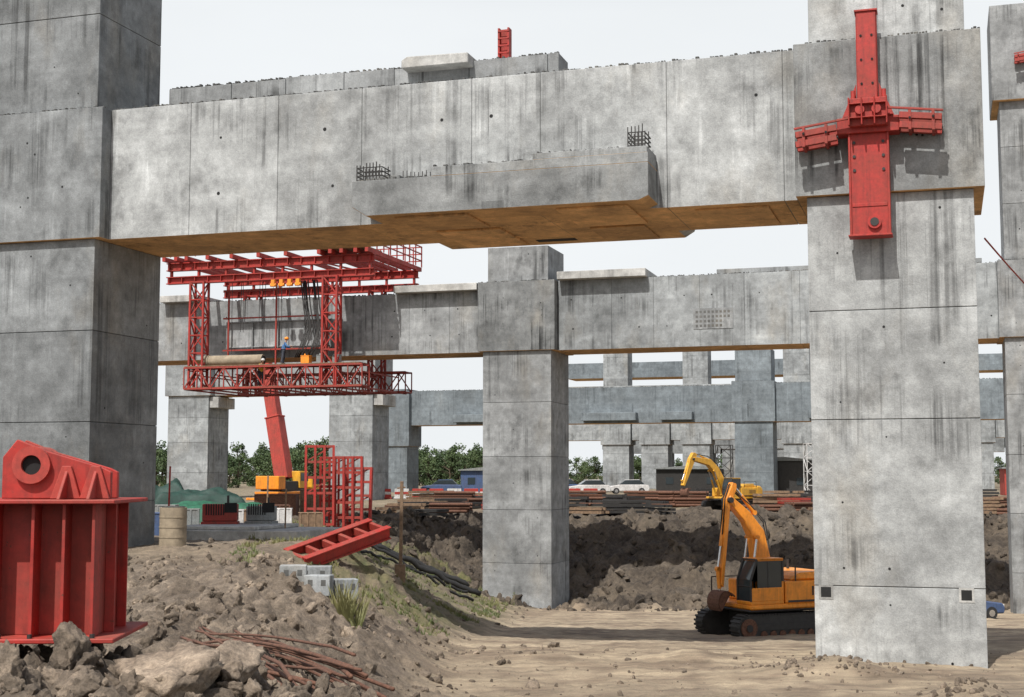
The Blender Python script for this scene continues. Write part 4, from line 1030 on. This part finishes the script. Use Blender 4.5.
# ------------------------------------------------------------------ trees
def treemesh(seed,h):
    r=random.Random(seed); tb=MB(); cb=MB()
    pts=[Vector((0,0,-.3)),Vector((r.uniform(-.2,.2),0,h*.25)),Vector((r.uniform(-.4,.4),r.uniform(-.3,.3),h*.5)),Vector((r.uniform(-.5,.5),0,h*.8))]
    for a,b,ra,rb in zip(pts,pts[1:],(.28,.2,.13),(.2,.13,.05)): tb.cyl(a,b,ra,rb,n=8)
    cl=[]
    for k in range(22):
        a=r.uniform(0,6.28); rr=r.uniform(.1,.6)*h; z=h*r.uniform(.08,.95); rr*=math.sqrt(max(.08,1-((z/h-.4)/.6)**2))
        c=Vector((math.cos(a)*rr,math.sin(a)*rr,z)); s=pts[1].lerp(pts[3],min(1,max(0,z/h-.3))); tb.cyl(s,c,.07,.02,n=5); cl.append((c,h*r.uniform(.09,.19)))
    for c,cr in cl:
        for k in range(110):
            d=Vector((r.gauss(0,1),r.gauss(0,1),r.gauss(0,.75))).normalized()*cr*(r.random()**.45)
            p=c+d; s=r.uniform(.14,.32); A=Vector((r.gauss(0,1),r.gauss(0,1),r.gauss(0,1))).normalized(); B=A.cross(Vector((r.gauss(0,1),r.gauss(0,1),r.gauss(0,1)))).normalized()
            cb.add([p-A*s,p+B*s*.7,p+A*s,p-B*s*.7],[(0,1,2,3)])
    return tb,cb
protos=[]
for i in range(4):
    t,c=treemesh(i+3,9); e=thing('tree','broad leafy green tree at the edge of the site','tree',(0,0,0),0,'trees around the site')
    t.obj('trunk',[BARK],e); c.obj('crown',[LEAF],e,fixn=False); protos.append(e)
tp=[]
def trow(px0,px1,Y,n,s0,s1):
    for k in range(n):
        px=px0+(px1-px0)*(k+.5)/n+R.uniform(-4,4); y=Y+R.uniform(-12,12); tp.append(((px-512)/1400*y,y,R.uniform(s0,s1)))
trow(120,335,240,22,.5,.9); trow(385,485,265,16,.5,.85); trow(572,660,270,12,.4,.65); trow(640,1030,300,26,.45,.7); trow(100,500,320,30,.7,1.0)
for i,(x,y,s_) in enumerate(tp):
    pr=protos[i%4]
    if i<4: pr.location=(x,y,hz(x,y)); pr.scale=(s_,)*3; pr.rotation_euler=(0,0,R.random()*6)
    else: copything(pr,(x,y,hz(x,y)),R.random()*6.28,sc=s_)
mb=MB(); a=S(5.0,5,12.6); b=S(12,44,13.5)
mb.tube([Vector((0,0,0)).lerp(b-a,t/8)+Vector((0,0,-.8*math.sin(math.pi*t/8))) for t in range(9)],.03,5); o=mb.obj('cable',[RED],loc=a); meta(o,'red cable slung between two piers','cable')
# ------------------------------------------------------------------ light / world / camera
EL=55
s=Vector((-.28,-.55,.0)).normalized()*math.cos(math.radians(EL)); s.z=math.sin(math.radians(EL))
L=bpy.data.lights.new('sun','SUN'); L.energy=5.0; L.angle=math.radians(.6); L.color=(1,.975,.935)
lo=bpy.data.objects.new('sun',L); col.objects.link(lo); lo.rotation_euler=s.to_track_quat('Z','Y').to_euler(); lo.location=(-30,-30,60)
w=bpy.data.worlds.new('World'); scene.world=w; w.use_nodes=True; nt=w.node_tree
bg=nt.nodes['Background']
sky=nt.nodes.new('ShaderNodeTexSky'); sky.sky_type='NISHITA'; sky.sun_disc=False; sky.sun_elevation=math.radians(EL); sky.sun_rotation=math.atan2(s.x,s.y)
sky.dust_density=4; sky.air_density=1.2; sky.ozone_density=1.5
tc=nn(nt,'TexCoord'); zz=nn(nt,'SeparateXYZ',{0:tc.outputs['Generated']}).outputs[2]
hz_=MR(nt,zz,.32,.60,.98,.0)
cl=NO(nt,MAPV(nt,tc.outputs['Generated'],(1,1,3)),1.6,5,.55)
hcol=SC(nt,(8.5,8.8,9.0),MR(nt,cl,.3,.7,.96,1.04))
mx=MIX(nt,hz_,sky.outputs[0],hcol)
nt.links.new(mx,bg.inputs[0]); bg.inputs[1].default_value=.102
cam=bpy.data.cameras.new('camera'); co=bpy.data.objects.new('camera',cam); col.objects.link(co)
co.location=(0,0,5.2); co.rotation_euler=(math.radians(90+5.18),0,0); cam.lens=49.2; cam.sensor_width=36; cam.clip_end=6000; cam.clip_start=.1
scene.camera=co
scene.view_settings.view_transform='Standard'; scene.view_settings.look='None'; scene.view_settings.exposure=0
